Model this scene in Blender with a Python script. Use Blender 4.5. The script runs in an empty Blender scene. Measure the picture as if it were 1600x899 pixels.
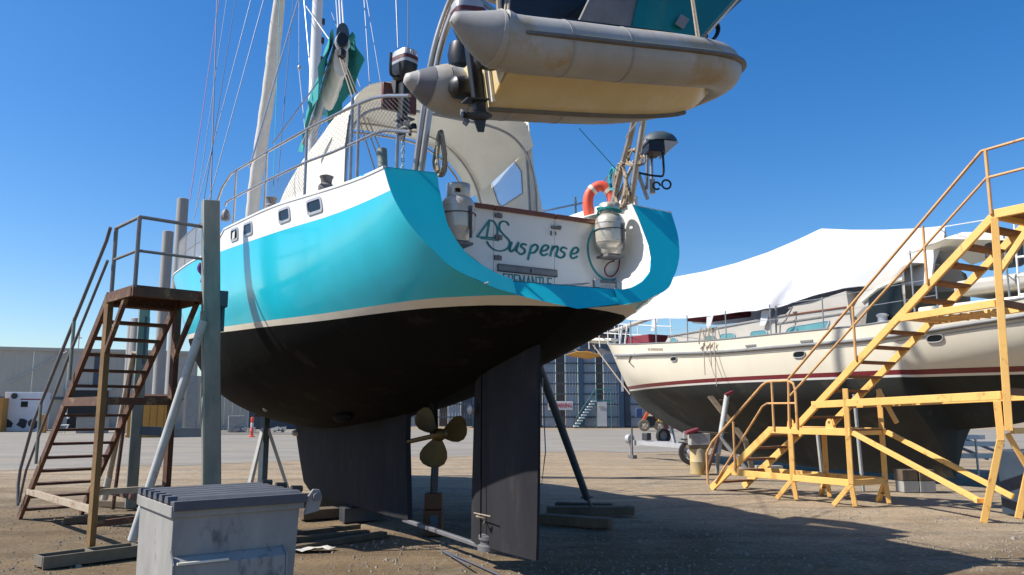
import bpy, math, random
from mathutils import Vector as V, Matrix
random.seed(7)
sc = bpy.context.scene
R = math.radians

# ------------------------------------------------------------------ camera, world, sun
CAM_H, FPX = 1.6, 1250.0
PITCH = math.atan((640 - 449.5) / FPX)
cam = bpy.data.cameras.new('camera')
cam.sensor_width = 36.0
cam.lens = 36.0 * FPX / 1600.0
cam.clip_end = 3000
camo = bpy.data.objects.new('camera', cam)
camo.location = (0, 0, CAM_H)
camo.rotation_euler = (R(90) + PITCH, 0, 0)
sc.collection.objects.link(camo)
sc.camera = camo

SUN_EL = R(47)
TRAVEL = V((1.0, 0.12, 0)).normalized()            # light travels to the right and slightly away
wd = bpy.data.worlds.new('World'); sc.world = wd; wd.use_nodes = True
nt = wd.node_tree
bg = nt.nodes['Background']
sky = nt.nodes.new('ShaderNodeTexSky')
sky.sky_type = 'NISHITA'; sky.sun_disc = False
sky.sun_elevation = SUN_EL
sky.sun_rotation = math.atan2(-TRAVEL.x, -TRAVEL.y)
sky.altitude = 0; sky.air_density = 1.0; sky.dust_density = 0.7; sky.ozone_density = 4.0
hs = nt.nodes.new('ShaderNodeHueSaturation'); hs.inputs['Saturation'].default_value = 1.34; hs.inputs['Hue'].default_value = 0.505
nt.links.new(sky.outputs[0], hs.inputs['Color']); nt.links.new(hs.outputs[0], bg.inputs[0])
bg.inputs[1].default_value = 0.115
sl = bpy.data.lights.new('sun', 'SUN'); sl.energy = 5.0; sl.angle = R(0.5); sl.color = (1.0, 0.95, 0.87)
so = bpy.data.objects.new('sun', sl)
ldir = V((TRAVEL.x * math.cos(SUN_EL), TRAVEL.y * math.cos(SUN_EL), -math.sin(SUN_EL)))
so.rotation_euler = ldir.to_track_quat('-Z', 'Y').to_euler()
so.location = (-20, -3, 25)
sc.collection.objects.link(so)
vs = sc.view_settings
vs.view_transform = 'Standard'; vs.look = 'None'; vs.exposure = 0.5; vs.gamma = 1.0

# ------------------------------------------------------------------ materials
def mat(name, c1, c2=None, scale=3.0, rough=0.6, metal=0.0, bump=0.0, bscale=40.0, spots=None, sscale=8.0, samt=0.5,
        stretch=(1, 1, 1), spec=0.5, coat=0.0, alpha=1.0, trans=0.0):
    m = bpy.data.materials.new(name); m.use_nodes = True
    n = m.node_tree.nodes; l = m.node_tree.links
    b = n['Principled BSDF']
    b.inputs['Roughness'].default_value = rough
    b.inputs['Metallic'].default_value = metal
    b.inputs['Specular IOR Level'].default_value = spec
    b.inputs['Coat Weight'].default_value = coat
    b.inputs['Coat Roughness'].default_value = 0.08
    b.inputs['Alpha'].default_value = alpha
    b.inputs['Transmission Weight'].default_value = trans
    tc = n.new('ShaderNodeTexCoord'); mp = n.new('ShaderNodeMapping')
    mp.inputs['Scale'].default_value = stretch
    l.new(tc.outputs['Object'], mp.inputs[0])
    c2 = c2 or tuple(x * 0.8 for x in c1)
    ns = n.new('ShaderNodeTexNoise'); ns.inputs['Scale'].default_value = scale; ns.inputs['Detail'].default_value = 6
    ns.inputs['Roughness'].default_value = 0.65
    l.new(mp.outputs[0], ns.inputs['Vector'])
    rp = n.new('ShaderNodeValToRGB')
    rp.color_ramp.elements[0].position = 0.3; rp.color_ramp.elements[1].position = 0.7
    rp.color_ramp.elements[0].color = (*c2, 1); rp.color_ramp.elements[1].color = (*c1, 1)
    l.new(ns.outputs['Fac'], rp.inputs[0])
    out = rp.outputs[0]
    if spots:
        n2 = n.new('ShaderNodeTexNoise'); n2.inputs['Scale'].default_value = sscale; n2.inputs['Detail'].default_value = 8
        n2.inputs['Roughness'].default_value = 0.7
        l.new(mp.outputs[0], n2.inputs['Vector'])
        r2 = n.new('ShaderNodeValToRGB')
        r2.color_ramp.elements[0].position = 0.62 - 0.25 * samt; r2.color_ramp.elements[1].position = 0.72 - 0.2 * samt
        l.new(n2.outputs['Fac'], r2.inputs[0])
        mx = n.new('ShaderNodeMix'); mx.data_type = 'RGBA'
        l.new(r2.outputs[0], mx.inputs[0]); l.new(out, mx.inputs[6]); mx.inputs[7].default_value = (*spots, 1)
        out = mx.outputs[2]
    l.new(out, b.inputs['Base Color'])
    if bump:
        n3 = n.new('ShaderNodeTexNoise'); n3.inputs['Scale'].default_value = bscale; n3.inputs['Detail'].default_value = 5
        l.new(mp.outputs[0], n3.inputs['Vector'])
        bp = n.new('ShaderNodeBump'); bp.inputs['Strength'].default_value = bump; bp.inputs['Distance'].default_value = 0.02
        l.new(n3.outputs['Fac'], bp.inputs['Height']); l.new(bp.outputs[0], b.inputs['Normal'])
    return m

M = {}
M['teal'] = mat('teal_gloss_paint', (0.012, 0.53, 0.67), (0.010, 0.47, 0.60), scale=2.2, stretch=(1, 1, .18), rough=0.2, coat=0.25, spots=(0.02, 0.54, 0.68), sscale=2.5, samt=-0.1, bump=0.06, bscale=1.1)
M['white'] = mat('white_gloss_paint', (0.80, 0.79, 0.75), (0.74, 0.73, 0.69), scale=2, rough=0.3)
M['boot'] = mat('cream_boot_stripe', (0.80, 0.74, 0.62), (0.72, 0.65, 0.52), scale=4, rough=0.4)
M['antifoul'] = mat('black_antifouling', (0.007, 0.007, 0.007), (0.004, 0.0045, 0.0045), scale=1.6, rough=0.75, spots=(0.022, 0.018, 0.014), sscale=2.2, samt=0.25, bump=0.1, bscale=25, spec=0.08)
M['keelgrey'] = mat('charcoal_antifouling', (0.030, 0.029, 0.032), (0.020, 0.020, 0.023), scale=2.5, rough=0.8, bump=0.15, bscale=20, stretch=(1, 1, .4), spots=(0.038, 0.034, 0.034), sscale=5, samt=0.3, spec=0.15)
M['bronze'] = mat('weathered_bronze', (0.12, 0.072, 0.014), (0.075, 0.048, 0.012), scale=9, rough=0.5, metal=0.5)
M['zinc'] = mat('zinc_anode', (0.6, 0.6, 0.58), (0.4, 0.4, 0.4), scale=12, rough=0.55, metal=0.4)
M['stainless'] = mat('stainless_tube', (0.50, 0.46, 0.42), (0.36, 0.32, 0.29), scale=5, rough=0.32, metal=0.85)
M['alloy'] = mat('white_mast_alloy', (0.76, 0.75, 0.73), (0.66, 0.65, 0.64), scale=3, rough=0.35)
M['canvas'] = mat('cream_canvas', (0.86, 0.83, 0.74), (0.81, 0.77, 0.67), scale=2.5, rough=0.9, bump=0.25, bscale=9)
M['sailwhite'] = mat('white_sailcloth', (0.78, 0.75, 0.68), (0.66, 0.63, 0.57), scale=4, rough=0.85, bump=0.4, bscale=7)
M['sailteal'] = mat('teal_sail_cover', (0.01, 0.27, 0.27), (0.008, 0.20, 0.21), scale=4, rough=0.8, bump=0.5, bscale=6)
M['tarp'] = mat('white_tarpaulin', (0.66, 0.66, 0.675), (0.61, 0.61, 0.63), scale=1.4, rough=0.6, bump=0.25, bscale=2.5)
M['clear'] = mat('scratched_clear_vinyl', (0.75, 0.8, 0.85), (0.6, 0.66, 0.72), scale=6, rough=0.12, alpha=0.28, stretch=(4, 4, 1))
M['glass'] = mat('dark_tinted_glass', (0.015, 0.022, 0.025), (0.01, 0.014, 0.016), scale=2, rough=0.15, spec=0.2)
M['tealglass'] = mat('blue_green_window', (0.10, 0.27, 0.29), (0.06, 0.19, 0.21), scale=1.5, rough=0.12)
M['timber'] = mat('varnished_timber', (0.20, 0.055, 0.022), (0.12, 0.034, 0.015), scale=6, rough=0.35, stretch=(6, 6, 1))
M['plank'] = mat('weathered_timber', (0.15, 0.11, 0.07), (0.08, 0.06, 0.04), scale=5, rough=0.9, bump=0.3, bscale=30)
M['black'] = mat('black_plastic', (0.012, 0.012, 0.013), (0.008, 0.008, 0.009), scale=6, rough=0.4)
M['darkgrey'] = mat('dark_grey_plastic', (0.045, 0.048, 0.055), (0.03, 0.032, 0.036), scale=5, rough=0.55)
M['midgrey'] = mat('mid_grey_paint', (0.22, 0.22, 0.22), (0.16, 0.16, 0.16), scale=5, rough=0.5)
M['silver'] = mat('silver_grey_paint', (0.47, 0.47, 0.48), (0.38, 0.38, 0.39), scale=5, rough=0.35, metal=0.2)
M['maroon'] = mat('maroon_decal', (0.11, 0.02, 0.022), (0.08, 0.018, 0.018), scale=5, rough=0.5)
M['gas'] = mat('cream_gas_bottle', (0.62, 0.58, 0.50), (0.52, 0.48, 0.41), scale=6, rough=0.32, metal=0.35)
M['orange'] = mat('orange_red_plastic', (0.80, 0.12, 0.06), (0.70, 0.09, 0.045), scale=5, rough=0.5)
M['rope'] = mat('beige_rope', (0.42, 0.34, 0.25), (0.26, 0.21, 0.16), scale=60, rough=0.9)
M['ropew'] = mat('white_rope', (0.70, 0.69, 0.66), (0.55, 0.54, 0.52), scale=50, rough=0.9)
M['wire'] = mat('rigging_wire', (0.45, 0.45, 0.48), (0.35, 0.35, 0.38), scale=20, rough=0.35, metal=0.5)
M['wiredark'] = mat('dark_rigging_wire', (0.10, 0.10, 0.12), (0.07, 0.07, 0.09), scale=20, rough=0.5)
M['ropeteal'] = mat('turquoise_rope', (0.03, 0.36, 0.42), (0.02, 0.26, 0.32), scale=30, rough=0.8)
M['hose'] = mat('teal_hose', (0.01, 0.25, 0.27), (0.01, 0.2, 0.22), scale=10, rough=0.4)
M['lettering'] = mat('teal_lettering', (0.015, 0.25, 0.26), (0.012, 0.21, 0.22), scale=6, rough=0.4)
M['hypalon'] = mat('grey_hypalon', (0.42, 0.405, 0.375), (0.34, 0.32, 0.28), scale=2.2, rough=0.55, spots=(0.36, 0.27, 0.15), sscale=1.8, samt=0.4, bump=0.12, bscale=8)
M['hypgrey'] = mat('dark_grey_hypalon', (0.17, 0.17, 0.18), (0.12, 0.12, 0.13), scale=5, rough=0.6)
M['rubstrake'] = mat('grey_rubbing_strake', (0.17, 0.155, 0.13), (0.12, 0.11, 0.095), scale=6, rough=0.6)
M['rib'] = mat('yellowed_gelcoat', (0.74, 0.62, 0.36), (0.64, 0.50, 0.25), scale=1.8, rough=0.35, spots=(0.72, 0.63, 0.44), sscale=2.4, samt=0.5)
M['navy'] = mat('navy_panel', (0.012, 0.017, 0.032), (0.009, 0.012, 0.022), scale=4, rough=0.45)
M['tealhull'] = mat('dark_teal_gelcoat', (0.005, 0.17, 0.18), (0.004, 0.13, 0.14), scale=2, rough=0.3)
M['galv'] = mat('galvanised_steel', (0.29, 0.29, 0.24), (0.16, 0.18, 0.16), scale=5, rough=0.6, metal=0.25, spots=(0.14, 0.19, 0.17), sscale=4, samt=0.35, stretch=(1, 1, .3))
M['galvlight'] = mat('pale_painted_tube', (0.50, 0.50, 0.47), (0.36, 0.36, 0.34), scale=5, rough=0.55, spots=(0.2, 0.13, 0.08), sscale=7, samt=0.05)
M['bluegrey'] = mat('blue_grey_steel', (0.06, 0.09, 0.115), (0.04, 0.06, 0.08), scale=5, rough=0.6)
M['rust'] = mat('rusty_steel', (0.13, 0.058, 0.034), (0.07, 0.036, 0.026), scale=7, rough=0.85, spots=(0.24, 0.16, 0.085), sscale=5, samt=0.25, bump=0.3, bscale=60)
M['rustlight'] = mat('flaking_painted_steel', (0.42, 0.36, 0.28), (0.34, 0.26, 0.17), scale=5, rough=0.8, spots=(0.22, 0.10, 0.045), sscale=6, samt=0.35, bump=0.3, bscale=60)
M['steelgrey'] = mat('dull_grey_steel', (0.20, 0.195, 0.20), (0.14, 0.135, 0.14), scale=5, rough=0.6, metal=0.3, spots=(0.16, 0.09, 0.06), sscale=6, samt=0.1)
M['yellow'] = mat('yellow_painted_steel', (0.84, 0.51, 0.155), (0.77, 0.44, 0.12), scale=3, rough=0.55, spots=(0.42, 0.21, 0.07), sscale=7, samt=0.16, bump=0.1, bscale=40)
M['yellowrail'] = mat('worn_yellow_pipe', (0.68, 0.39, 0.15), (0.56, 0.31, 0.12), scale=4, rough=0.6, spots=(0.34, 0.18, 0.11), sscale=5, samt=0.3)
M['treadbrown'] = mat('brown_stained_tread', (0.27, 0.13, 0.055), (0.18, 0.085, 0.04), scale=5, rough=0.8, bump=0.2)
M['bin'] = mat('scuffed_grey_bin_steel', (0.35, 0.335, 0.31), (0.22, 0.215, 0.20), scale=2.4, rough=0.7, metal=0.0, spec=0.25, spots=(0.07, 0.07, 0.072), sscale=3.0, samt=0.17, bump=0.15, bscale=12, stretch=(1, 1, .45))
M['binlid'] = mat('charcoal_bin_lid', (0.10, 0.10, 0.115), (0.065, 0.066, 0.075), scale=5, rough=0.6, bump=0.15, bscale=50)
M['concrete'] = mat('pale_concrete', (0.36, 0.35, 0.32), (0.27, 0.26, 0.24), scale=6, rough=0.9, bump=0.3)
M['pile'] = mat('grey_pile', (0.33, 0.32, 0.30), (0.26, 0.25, 0.235), scale=3, rough=0.75, stretch=(1, 1, .2))
M['shedgrey'] = mat('grey_shed_cladding', (0.47, 0.425, 0.35), (0.40, 0.365, 0.305), scale=0.5, rough=0.7)
M['sheddark'] = mat('dark_blue_cladding', (0.055, 0.075, 0.10), (0.04, 0.055, 0.075), scale=0.8, rough=0.6)
M['shedlight'] = mat('translucent_grey_cladding', (0.27, 0.31, 0.35), (0.21, 0.245, 0.28), scale=0.8, rough=0.6)
M['shedbrown'] = mat('dark_brown_cladding', (0.07, 0.062, 0.058), (0.05, 0.045, 0.042), scale=0.8, rough=0.7)
M['crate'] = mat('ochre_container_paint', (0.52, 0.25, 0.04), (0.42, 0.19, 0.03), scale=1.2, rough=0.65)
M['cream'] = mat('cream_topsides', (0.80, 0.745, 0.60), (0.75, 0.69, 0.55), scale=1.2, rough=0.3, stretch=(1, 1, .25))
M['beige'] = mat('beige_cabin_paint', (0.44, 0.41, 0.36), (0.38, 0.355, 0.31), scale=2, rough=0.6)
M['redstripe'] = mat('dark_red_stripe', (0.20, 0.022, 0.03), (0.16, 0.018, 0.024), scale=2, rough=0.4)
M['af2'] = mat('green_black_antifouling', (0.026, 0.031, 0.030), (0.014, 0.016, 0.014), scale=1.4, rough=0.8, spots=(0.06, 0.052, 0.036), sscale=1.5, samt=0.2, bump=0.1)
M['red'] = mat('faded_red_paint', (0.36, 0.03, 0.03), (0.26, 0.024, 0.024), scale=3, rough=0.6)
M['tractor'] = mat('orange_tractor_paint', (0.75, 0.13, 0.03), (0.62, 0.10, 0.025), scale=3, rough=0.5)
M['tyre'] = mat('black_rubber', (0.018, 0.018, 0.018), (0.03, 0.028, 0.026), scale=8, rough=0.9)
M['tyrebrown'] = mat('dusty_rubber', (0.14, 0.115, 0.08), (0.08, 0.07, 0.055), scale=8, rough=0.9)
M['signwhite'] = mat('sign_white', (0.62, 0.60, 0.58), (0.55, 0.53, 0.52), scale=3, rough=0.5)
M['signred'] = mat('sign_red', (0.42, 0.03, 0.06), (0.36, 0.03, 0.05), scale=3, rough=0.5)
M['doorwhite'] = mat('pale_door', (0.60, 0.60, 0.60), (0.52, 0.52, 0.53), scale=2, rough=0.5)
M['tealstair'] = mat('teal_green_steel', (0.03, 0.16, 0.16), (0.02, 0.12, 0.12), scale=3, rough=0.6)
M['hutwhite'] = mat('stained_white_hut', (0.86, 0.85, 0.83), (0.74, 0.73, 0.72), scale=1.2, rough=0.7, spots=(0.12, 0.16, 0.18), sscale=1.0, samt=-0.1)
M['purple'] = mat('purple_cloth', (0.12, 0.03, 0.17), (0.08, 0.02, 0.12), scale=9, rough=0.9)
M['pale'] = mat('pale_plastic_sheet', (0.55, 0.53, 0.48), (0.42, 0.40, 0.36), scale=8, rough=0.7, bump=0.5, bscale=15)
M['stone'] = mat('gravel_stone', (0.32, 0.275, 0.215), (0.19, 0.165, 0.13), scale=9, rough=0.95)

def translucent(m, amt):
    n = m.node_tree.nodes; l = m.node_tree.links; b = n['Principled BSDF']; o = n['Material Output']
    t = n.new('ShaderNodeBsdfTranslucent'); x = n.new('ShaderNodeMixShader'); x.inputs[0].default_value = amt
    src = b.inputs['Base Color'].links[0].from_socket; l.new(src, t.inputs['Color'])
    l.new(b.outputs[0], x.inputs[1]); l.new(t.outputs[0], x.inputs[2]); l.new(x.outputs[0], o.inputs['Surface'])
translucent(M['canvas'], .32); translucent(M['sailwhite'], .2); translucent(M['tarp'], .2)

# ------------------------------------------------------------------ geometry helpers
def sm(xs, ys):
    "smooth (monotone cubic) interpolation through a small table"
    n = len(xs)
    d = [(ys[i + 1] - ys[i]) / (xs[i + 1] - xs[i]) for i in range(n - 1)]
    m = [d[0]] + [0 if d[i - 1] * d[i] <= 0 else 2 * d[i - 1] * d[i] / (d[i - 1] + d[i]) for i in range(1, n - 1)] + [d[-1]]
    def fn(x):
        if x <= xs[0]: return ys[0]
        if x >= xs[-1]: return ys[-1]
        i = 0
        while x > xs[i + 1]: i += 1
        h = xs[i + 1] - xs[i]; t = (x - xs[i]) / h
        return ((2 * t**3 - 3 * t**2 + 1) * ys[i] + (t**3 - 2 * t**2 + t) * h * m[i] + (-2 * t**3 + 3 * t**2) * ys[i + 1] + (t**3 - t**2) * h * m[i + 1])
    return fn

class Fr:
    "a right-handed frame standing at one place in the yard"
    def __init__(s, o, x, y=None, z=None):
        s.o = V(o); s.x = V(x).normalized(); s.z = V(z).normalized() if z else V((0, 0, 1))
        s.y = V(y).normalized() if y else s.z.cross(s.x)
    def __call__(s, a, b, c): return s.o + s.x * a + s.y * b + s.z * c
    def px(s, px, py, axis, val):
        "where the sight line of a measured image point meets the plane axis=val of this frame"
        c, q = math.cos(PITCH), math.sin(PITCH)
        a = (px - 800) / FPX; b = (449.5 - py) / FPX
        r = V((a, c - b * q, q + b * c)); n = (s.x, s.y, s.z)[axis]
        e = V((0, 0, CAM_H)) - s.o
        return V((0, 0, CAM_H)) + r * ((val - e.dot(n)) / r.dot(n))
    def loc(s, p):
        d = V(p) - s.o; return V((d.dot(s.x), d.dot(s.y), d.dot(s.z)))
W0 = Fr((0, 0, 0), (1, 0, 0))
def gp(px, py, z=0.0): return W0.px(px, py, 2, z)
def atY(px, py, y): return W0.px(px, py, 1, y)

class MB:
    def __init__(s): s.v = []; s.f = []
    def add(s, vs, fs):
        k = len(s.v); s.v += [V(p) for p in vs]; s.f += [tuple(i + k for i in f) for f in fs]; return s
    def obox(s, c, ax, ay, az):
        "box from centre and three half-axis vectors"
        c = V(c); ax = V(ax); ay = V(ay); az = V(az); vs = []
        for i in (-1, 1):
            for j in (-1, 1):
                for k in (-1, 1): vs.append(c + ax * i + ay * j + az * k)
        return s.add(vs, [(0, 1, 3, 2), (4, 6, 7, 5), (0, 4, 5, 1), (2, 3, 7, 6), (0, 2, 6, 4), (1, 5, 7, 3)])
    def fbox(s, fr, a0, a1, b0, b1, c0, c1):
        return s.obox(fr((a0 + a1) / 2, (b0 + b1) / 2, (c0 + c1) / 2), fr.x * (a1 - a0) / 2, fr.y * (b1 - b0) / 2, fr.z * (c1 - c0) / 2)
    def bar(s, p, q, w, h=None, up=(0, 0, 1)):
        "rectangular bar between two points"
        p = V(p); q = V(q); h = h or w; d = (q - p); L = d.length; d = d.normalized(); up = V(up)
        if abs(d.dot(up)) > 0.95: up = V((0.87, -0.5, 0)) if abs(d.z) > .9 else V((0, 0, 1))
        x = d.cross(up).normalized(); y = x.cross(d).normalized()
        return s.obox((p + q) / 2, d * L / 2, x * w / 2, y * h / 2)
    def tube(s, pts, r, n=8, rs=None, closed=False, cap=True, sq=1.0):
        pts = [V(p) for p in pts]; m = len(pts)
        if m < 2: return s
        def tan(i):
            if closed: t = pts[(i + 1) % m] - pts[i - 1]
            else: t = pts[min(i + 1, m - 1)] - pts[max(i - 1, 0)]
            return t.normalized() if t.length > 1e-9 else V((0, 0, 1))
        t0 = tan(0); a = V((0, 0, 1)) if abs(t0.z) < 0.9 else V((1, 0, 0))
        nx = t0.cross(a).normalized(); k = len(s.v); vs = []
        for i in range(m):
            t = tan(i); nx = (nx - t * nx.dot(t)).normalized(); ny = t.cross(nx)
            rr = rs[i] if rs else r
            for j in range(n):
                an = 2 * math.pi * (j + .5) / n
                vs.append(pts[i] + nx * rr * math.cos(an) + ny * rr * sq * math.sin(an))
        fs = []
        for i in range(m if closed else m - 1):
            i2 = (i + 1) % m
            for j in range(n):
                j2 = (j + 1) % n
                fs.append((i * n + j, i * n + j2, i2 * n + j2, i2 * n + j))
        if cap and not closed:
            fs.append(tuple(range(n))[::-1]); fs.append(tuple((m - 1) * n + j for j in range(n)))
        return s.add(vs, fs)
    def lathe(s, base, axis, prof, n=16, cap=True):
        "revolve [(radius, height)] about an axis"
        base = V(base); ax = V(axis).normalized()
        pts = [base + ax * h for r, h in prof]; a = V((0, 0, 1)) if abs(ax.z) < .9 else V((1, 0, 0))
        x = ax.cross(a).normalized(); y = ax.cross(x); vs = []; fs = []
        for (r, h), p in zip(prof, pts):
            for j in range(n):
                an = 2 * math.pi * j / n; vs.append(p + x * r * math.cos(an) + y * r * math.sin(an))
        for i in range(len(prof) - 1):
            for j in range(n): fs.append((i * n + j, i * n + (j + 1) % n, (i + 1) * n + (j + 1) % n, (i + 1) * n + j))
        if cap: fs.append(tuple(range(n))[::-1]); fs.append(tuple((len(prof) - 1) * n + j for j in range(n)))
        return s.add(vs, fs)
    def grid(s, rows, flip=False, closed=False):
        m = len(rows); n = len(rows[0]); fs = []
        for i in range(m - 1):
            for j in range(n if closed else n - 1):
                j2 = (j + 1) % n
                f = (i * n + j, i * n + j2, (i + 1) * n + j2, (i + 1) * n + j)
                fs.append(f[::-1] if flip else f)
        return s.add([p for r in rows for p in r], fs)
    def slab(s, rows, off):
        "a grid given thickness along the vector off"
        off = V(off); m = len(rows); n = len(rows[0])
        s.grid(rows); s.grid([[V(p) + off for p in r] for r in rows], flip=True)
        edge = [rows[0][j] for j in range(n)] + [rows[i][n - 1] for i in range(1, m)] + [rows[m - 1][j] for j in range(n - 2, -1, -1)] + [rows[i][0] for i in range(m - 2, 0, -1)]
        return s.grid([edge, [V(p) + off for p in edge]], closed=True)
    def prism(s, poly, off):
        "polygon extruded along off"
        off = V(off); n = len(poly); vs = [V(p) for p in poly] + [V(p) + off for p in poly]
        return s.add(vs, [tuple(range(n))[::-1], tuple(range(n, 2 * n))] + [(i, (i + 1) % n, n + (i + 1) % n, n + i) for i in range(n)])
    def build(s, name, m, parent=None, loc=None, smooth=40, label=None, kind=None, bevel=0):
        me = bpy.data.meshes.new(name)
        base = V(loc) if loc is not None else V((0, 0, 0))
        if parent is not None:
            p = parent; base = V((0, 0, 0))
            while p is not None: base = base + p.location; p = p.parent
        me.from_pydata([tuple(p - base) for p in s.v], [], s.f)
        me.materials.append(M[m] if isinstance(m, str) else m)
        if smooth:
            me.shade_smooth(); me.set_sharp_from_angle(angle=R(smooth))
        o = bpy.data.objects.new(name, me); sc.collection.objects.link(o)
        if parent is not None: o.parent = parent
        else: o.location = base
        if label: o['label'] = label
        if kind: o['kind'] = kind
        if bevel:
            bv = o.modifiers.new('bevel', 'BEVEL'); bv.width = bevel; bv.segments = 2; bv.limit_method = 'ANGLE'
        return o

def tag(o, label, cat, group=None):
    o['label'] = label; o['category'] = cat
    if group: o['group'] = group
    return o
def thing(name, label, cat, loc, group=None):
    o = bpy.data.objects.new(name, None); o.location = V(loc); o.empty_display_size = 0.2
    sc.collection.objects.link(o)
    return tag(o, label, cat, group)
def solo(mb, name, m, label, cat, loc=None, group=None, smooth=40, bevel=0):
    if loc is None:
        n = len(mb.v); loc = V((sum(p.x for p in mb.v) / n, sum(p.y for p in mb.v) / n, min(p.z for p in mb.v)))
    return tag(mb.build(name, m, None, loc, smooth, bevel=bevel), label, cat, group)
def copy_tree(o, parent=None):
    c = o.copy(); sc.collection.objects.link(c)
    if parent is not None: c.parent = parent
    for ch in [x for x in bpy.data.objects if x.parent == o]: copy_tree(ch, c)
    return c
def lerp(a, b, t): return V(a) * (1 - t) + V(b) * t
def cat(pts, n=6):
    "smooth curve through points"
    pts = [V(p) for p in pts]; out = []
    P = [pts[0] * 2 - pts[1]] + pts + [pts[-1] * 2 - pts[-2]]
    for i in range(1, len(P) - 2):
        a, b, c, d = P[i - 1:i + 3]
        for k in range(n):
            t = k / n
            out.append(0.5 * ((2 * b) + (c - a) * t + (2 * a - 5 * b + 4 * c - d) * t * t + (3 * b - a - 3 * c + d) * t**3))
    return out + [pts[-1]]
# ------------------------------------------------------------------ ground
def ground_mat(name, kind):
    m = bpy.data.materials.new(name); m.use_nodes = True
    n = m.node_tree.nodes; l = m.node_tree.links; b = n['Principled BSDF']
    b.inputs['Roughness'].default_value = 0.95; b.inputs['Specular IOR Level'].default_value = 0.2
    tc = n.new('ShaderNodeTexCoord')
    def noise(sc_, det=8, rough=.65, st=(1, 1, 1)):
        mp = n.new('ShaderNodeMapping'); mp.inputs['Scale'].default_value = st
        l.new(tc.outputs['Object'], mp.inputs[0])
        x = n.new('ShaderNodeTexNoise'); x.inputs['Scale'].default_value = sc_; x.inputs['Detail'].default_value = det
        x.inputs['Roughness'].default_value = rough; l.new(mp.outputs[0], x.inputs['Vector']); return x.outputs['Fac']
    def ramp(f, stops):
        r = n.new('ShaderNodeValToRGB'); e = r.color_ramp.elements
        while len(e) < len(stops): e.new(0.5)
        for k, (p, c) in enumerate(stops): e[k].position = p; e[k].color = (*c, 1) if isinstance(c, tuple) else (c, c, c, 1)
        l.new(f, r.inputs[0]); return r.outputs[0]
    def mix(f, a, c, t='MIX'):
        x = n.new('ShaderNodeMix'); x.data_type = 'RGBA'; x.blend_type = t
        if isinstance(f, float): x.inputs[0].default_value = f
        else: l.new(f, x.inputs[0])
        for i, q in ((6, a), (7, c)):
            if isinstance(q, tuple): x.inputs[i].default_value = (*q, 1)
            else: l.new(q, x.inputs[i])
        return x.outputs[2]
    if kind == 'dirt':
        big = ramp(noise(.22, 5), [(.35, (.29, .215, .135)), (.5, (.37, .28, .18)), (.68, (.31, .25, .18))])
        mid = ramp(noise(1.5, 8, .7), [(.3, (.21, .165, .11)), (.55, (.35, .27, .18)), (.75, (.43, .34, .23))])
        c = mix(.55, big, mid)
        gr = ramp(noise(26, 6, .8), [(.36, .45), (.52, .98), (.68, 1.45)])
        c = mix(.75, c, gr, 'MULTIPLY')
        peb = n.new('ShaderNodeTexVoronoi'); peb.inputs['Scale'].default_value = 17; l.new(tc.outputs['Object'], peb.inputs['Vector'])
        pc = ramp(peb.outputs['Color'], [(.2, (.14, .12, .095)), (.6, (.30, .26, .2)), (.95, (.44, .40, .33))])
        c = mix(ramp(noise(.8, 6), [(.48, 0.0), (.66, .55)]), c, pc)
        trk = ramp(noise(.35, 5, .6, (.25, 3, 1)), [(.42, .8), (.6, 1.1)])
        c = mix(.6, c, trk, 'MULTIPLY')
        pos = n.new('ShaderNodeSeparateXYZ'); l.new(tc.outputs['Object'], pos.inputs[0])
        def m_(op, a, b_):
            x = n.new('ShaderNodeMath'); x.operation = op; x.use_clamp = False
            for i, q in enumerate((a, b_)):
                if isinstance(q, (int, float)): x.inputs[i].default_value = q
                else: l.new(q, x.inputs[i])
            return x.outputs[0]
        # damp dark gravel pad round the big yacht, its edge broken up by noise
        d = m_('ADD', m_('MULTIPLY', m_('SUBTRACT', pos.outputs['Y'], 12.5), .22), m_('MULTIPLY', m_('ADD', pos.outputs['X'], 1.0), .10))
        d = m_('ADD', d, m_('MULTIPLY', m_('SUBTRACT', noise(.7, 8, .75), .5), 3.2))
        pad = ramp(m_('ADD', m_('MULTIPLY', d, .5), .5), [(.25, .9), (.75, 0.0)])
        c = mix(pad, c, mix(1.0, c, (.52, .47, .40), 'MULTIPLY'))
        wv = n.new('ShaderNodeTexWave'); wv.bands_direction = 'Y'; wv.inputs['Scale'].default_value = .22; wv.inputs['Distortion'].default_value = 5; wv.inputs['Detail'].default_value = 3; wv.inputs['Detail Scale'].default_value = .6
        l.new(tc.outputs['Object'], wv.inputs['Vector'])
        c = mix(.5, c, ramp(wv.outputs['Fac'], [(.86, 1.0), (.95, .62), (1.0, .8)]), 'MULTIPLY')
        oil = ramp(noise(.55, 3, .5), [(.66, 1.0), (.72, .5)])
        c = mix(.7, c, oil, 'MULTIPLY')
        hgt = noise(22, 8, .8); st = .6
    else:
        c = ramp(noise(.5, 6, .6, (.5, 1.2, 1)), [(.3, (.20, .185, .16)), (.55, (.25, .23, .195)), (.75, (.30, .275, .235))])
        c = mix(.7, c, ramp(noise(14, 5, .7), [(.35, .75), (.65, 1.2)]), 'MULTIPLY')
        c = mix(ramp(noise(.25, 7, .7, (.4, 1.5, 1)), [(.5, 0.0), (.7, .8)]), c, (.29, .235, .165))
        hgt = noise(40, 4, .7); st = .2
    l.new(c, b.inputs['Base Color'])
    bp = n.new('ShaderNodeBump'); bp.inputs['Strength'].default_value = st; bp.inputs['Distance'].default_value = .04
    l.new(hgt, bp.inputs['Height']); l.new(bp.outputs[0], b.inputs['Normal'])
    return m
M['dirt'] = ground_mat('gravelly_dirt', 'dirt'); M['asphalt'] = ground_mat('dusty_asphalt', 'asphalt')

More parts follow.
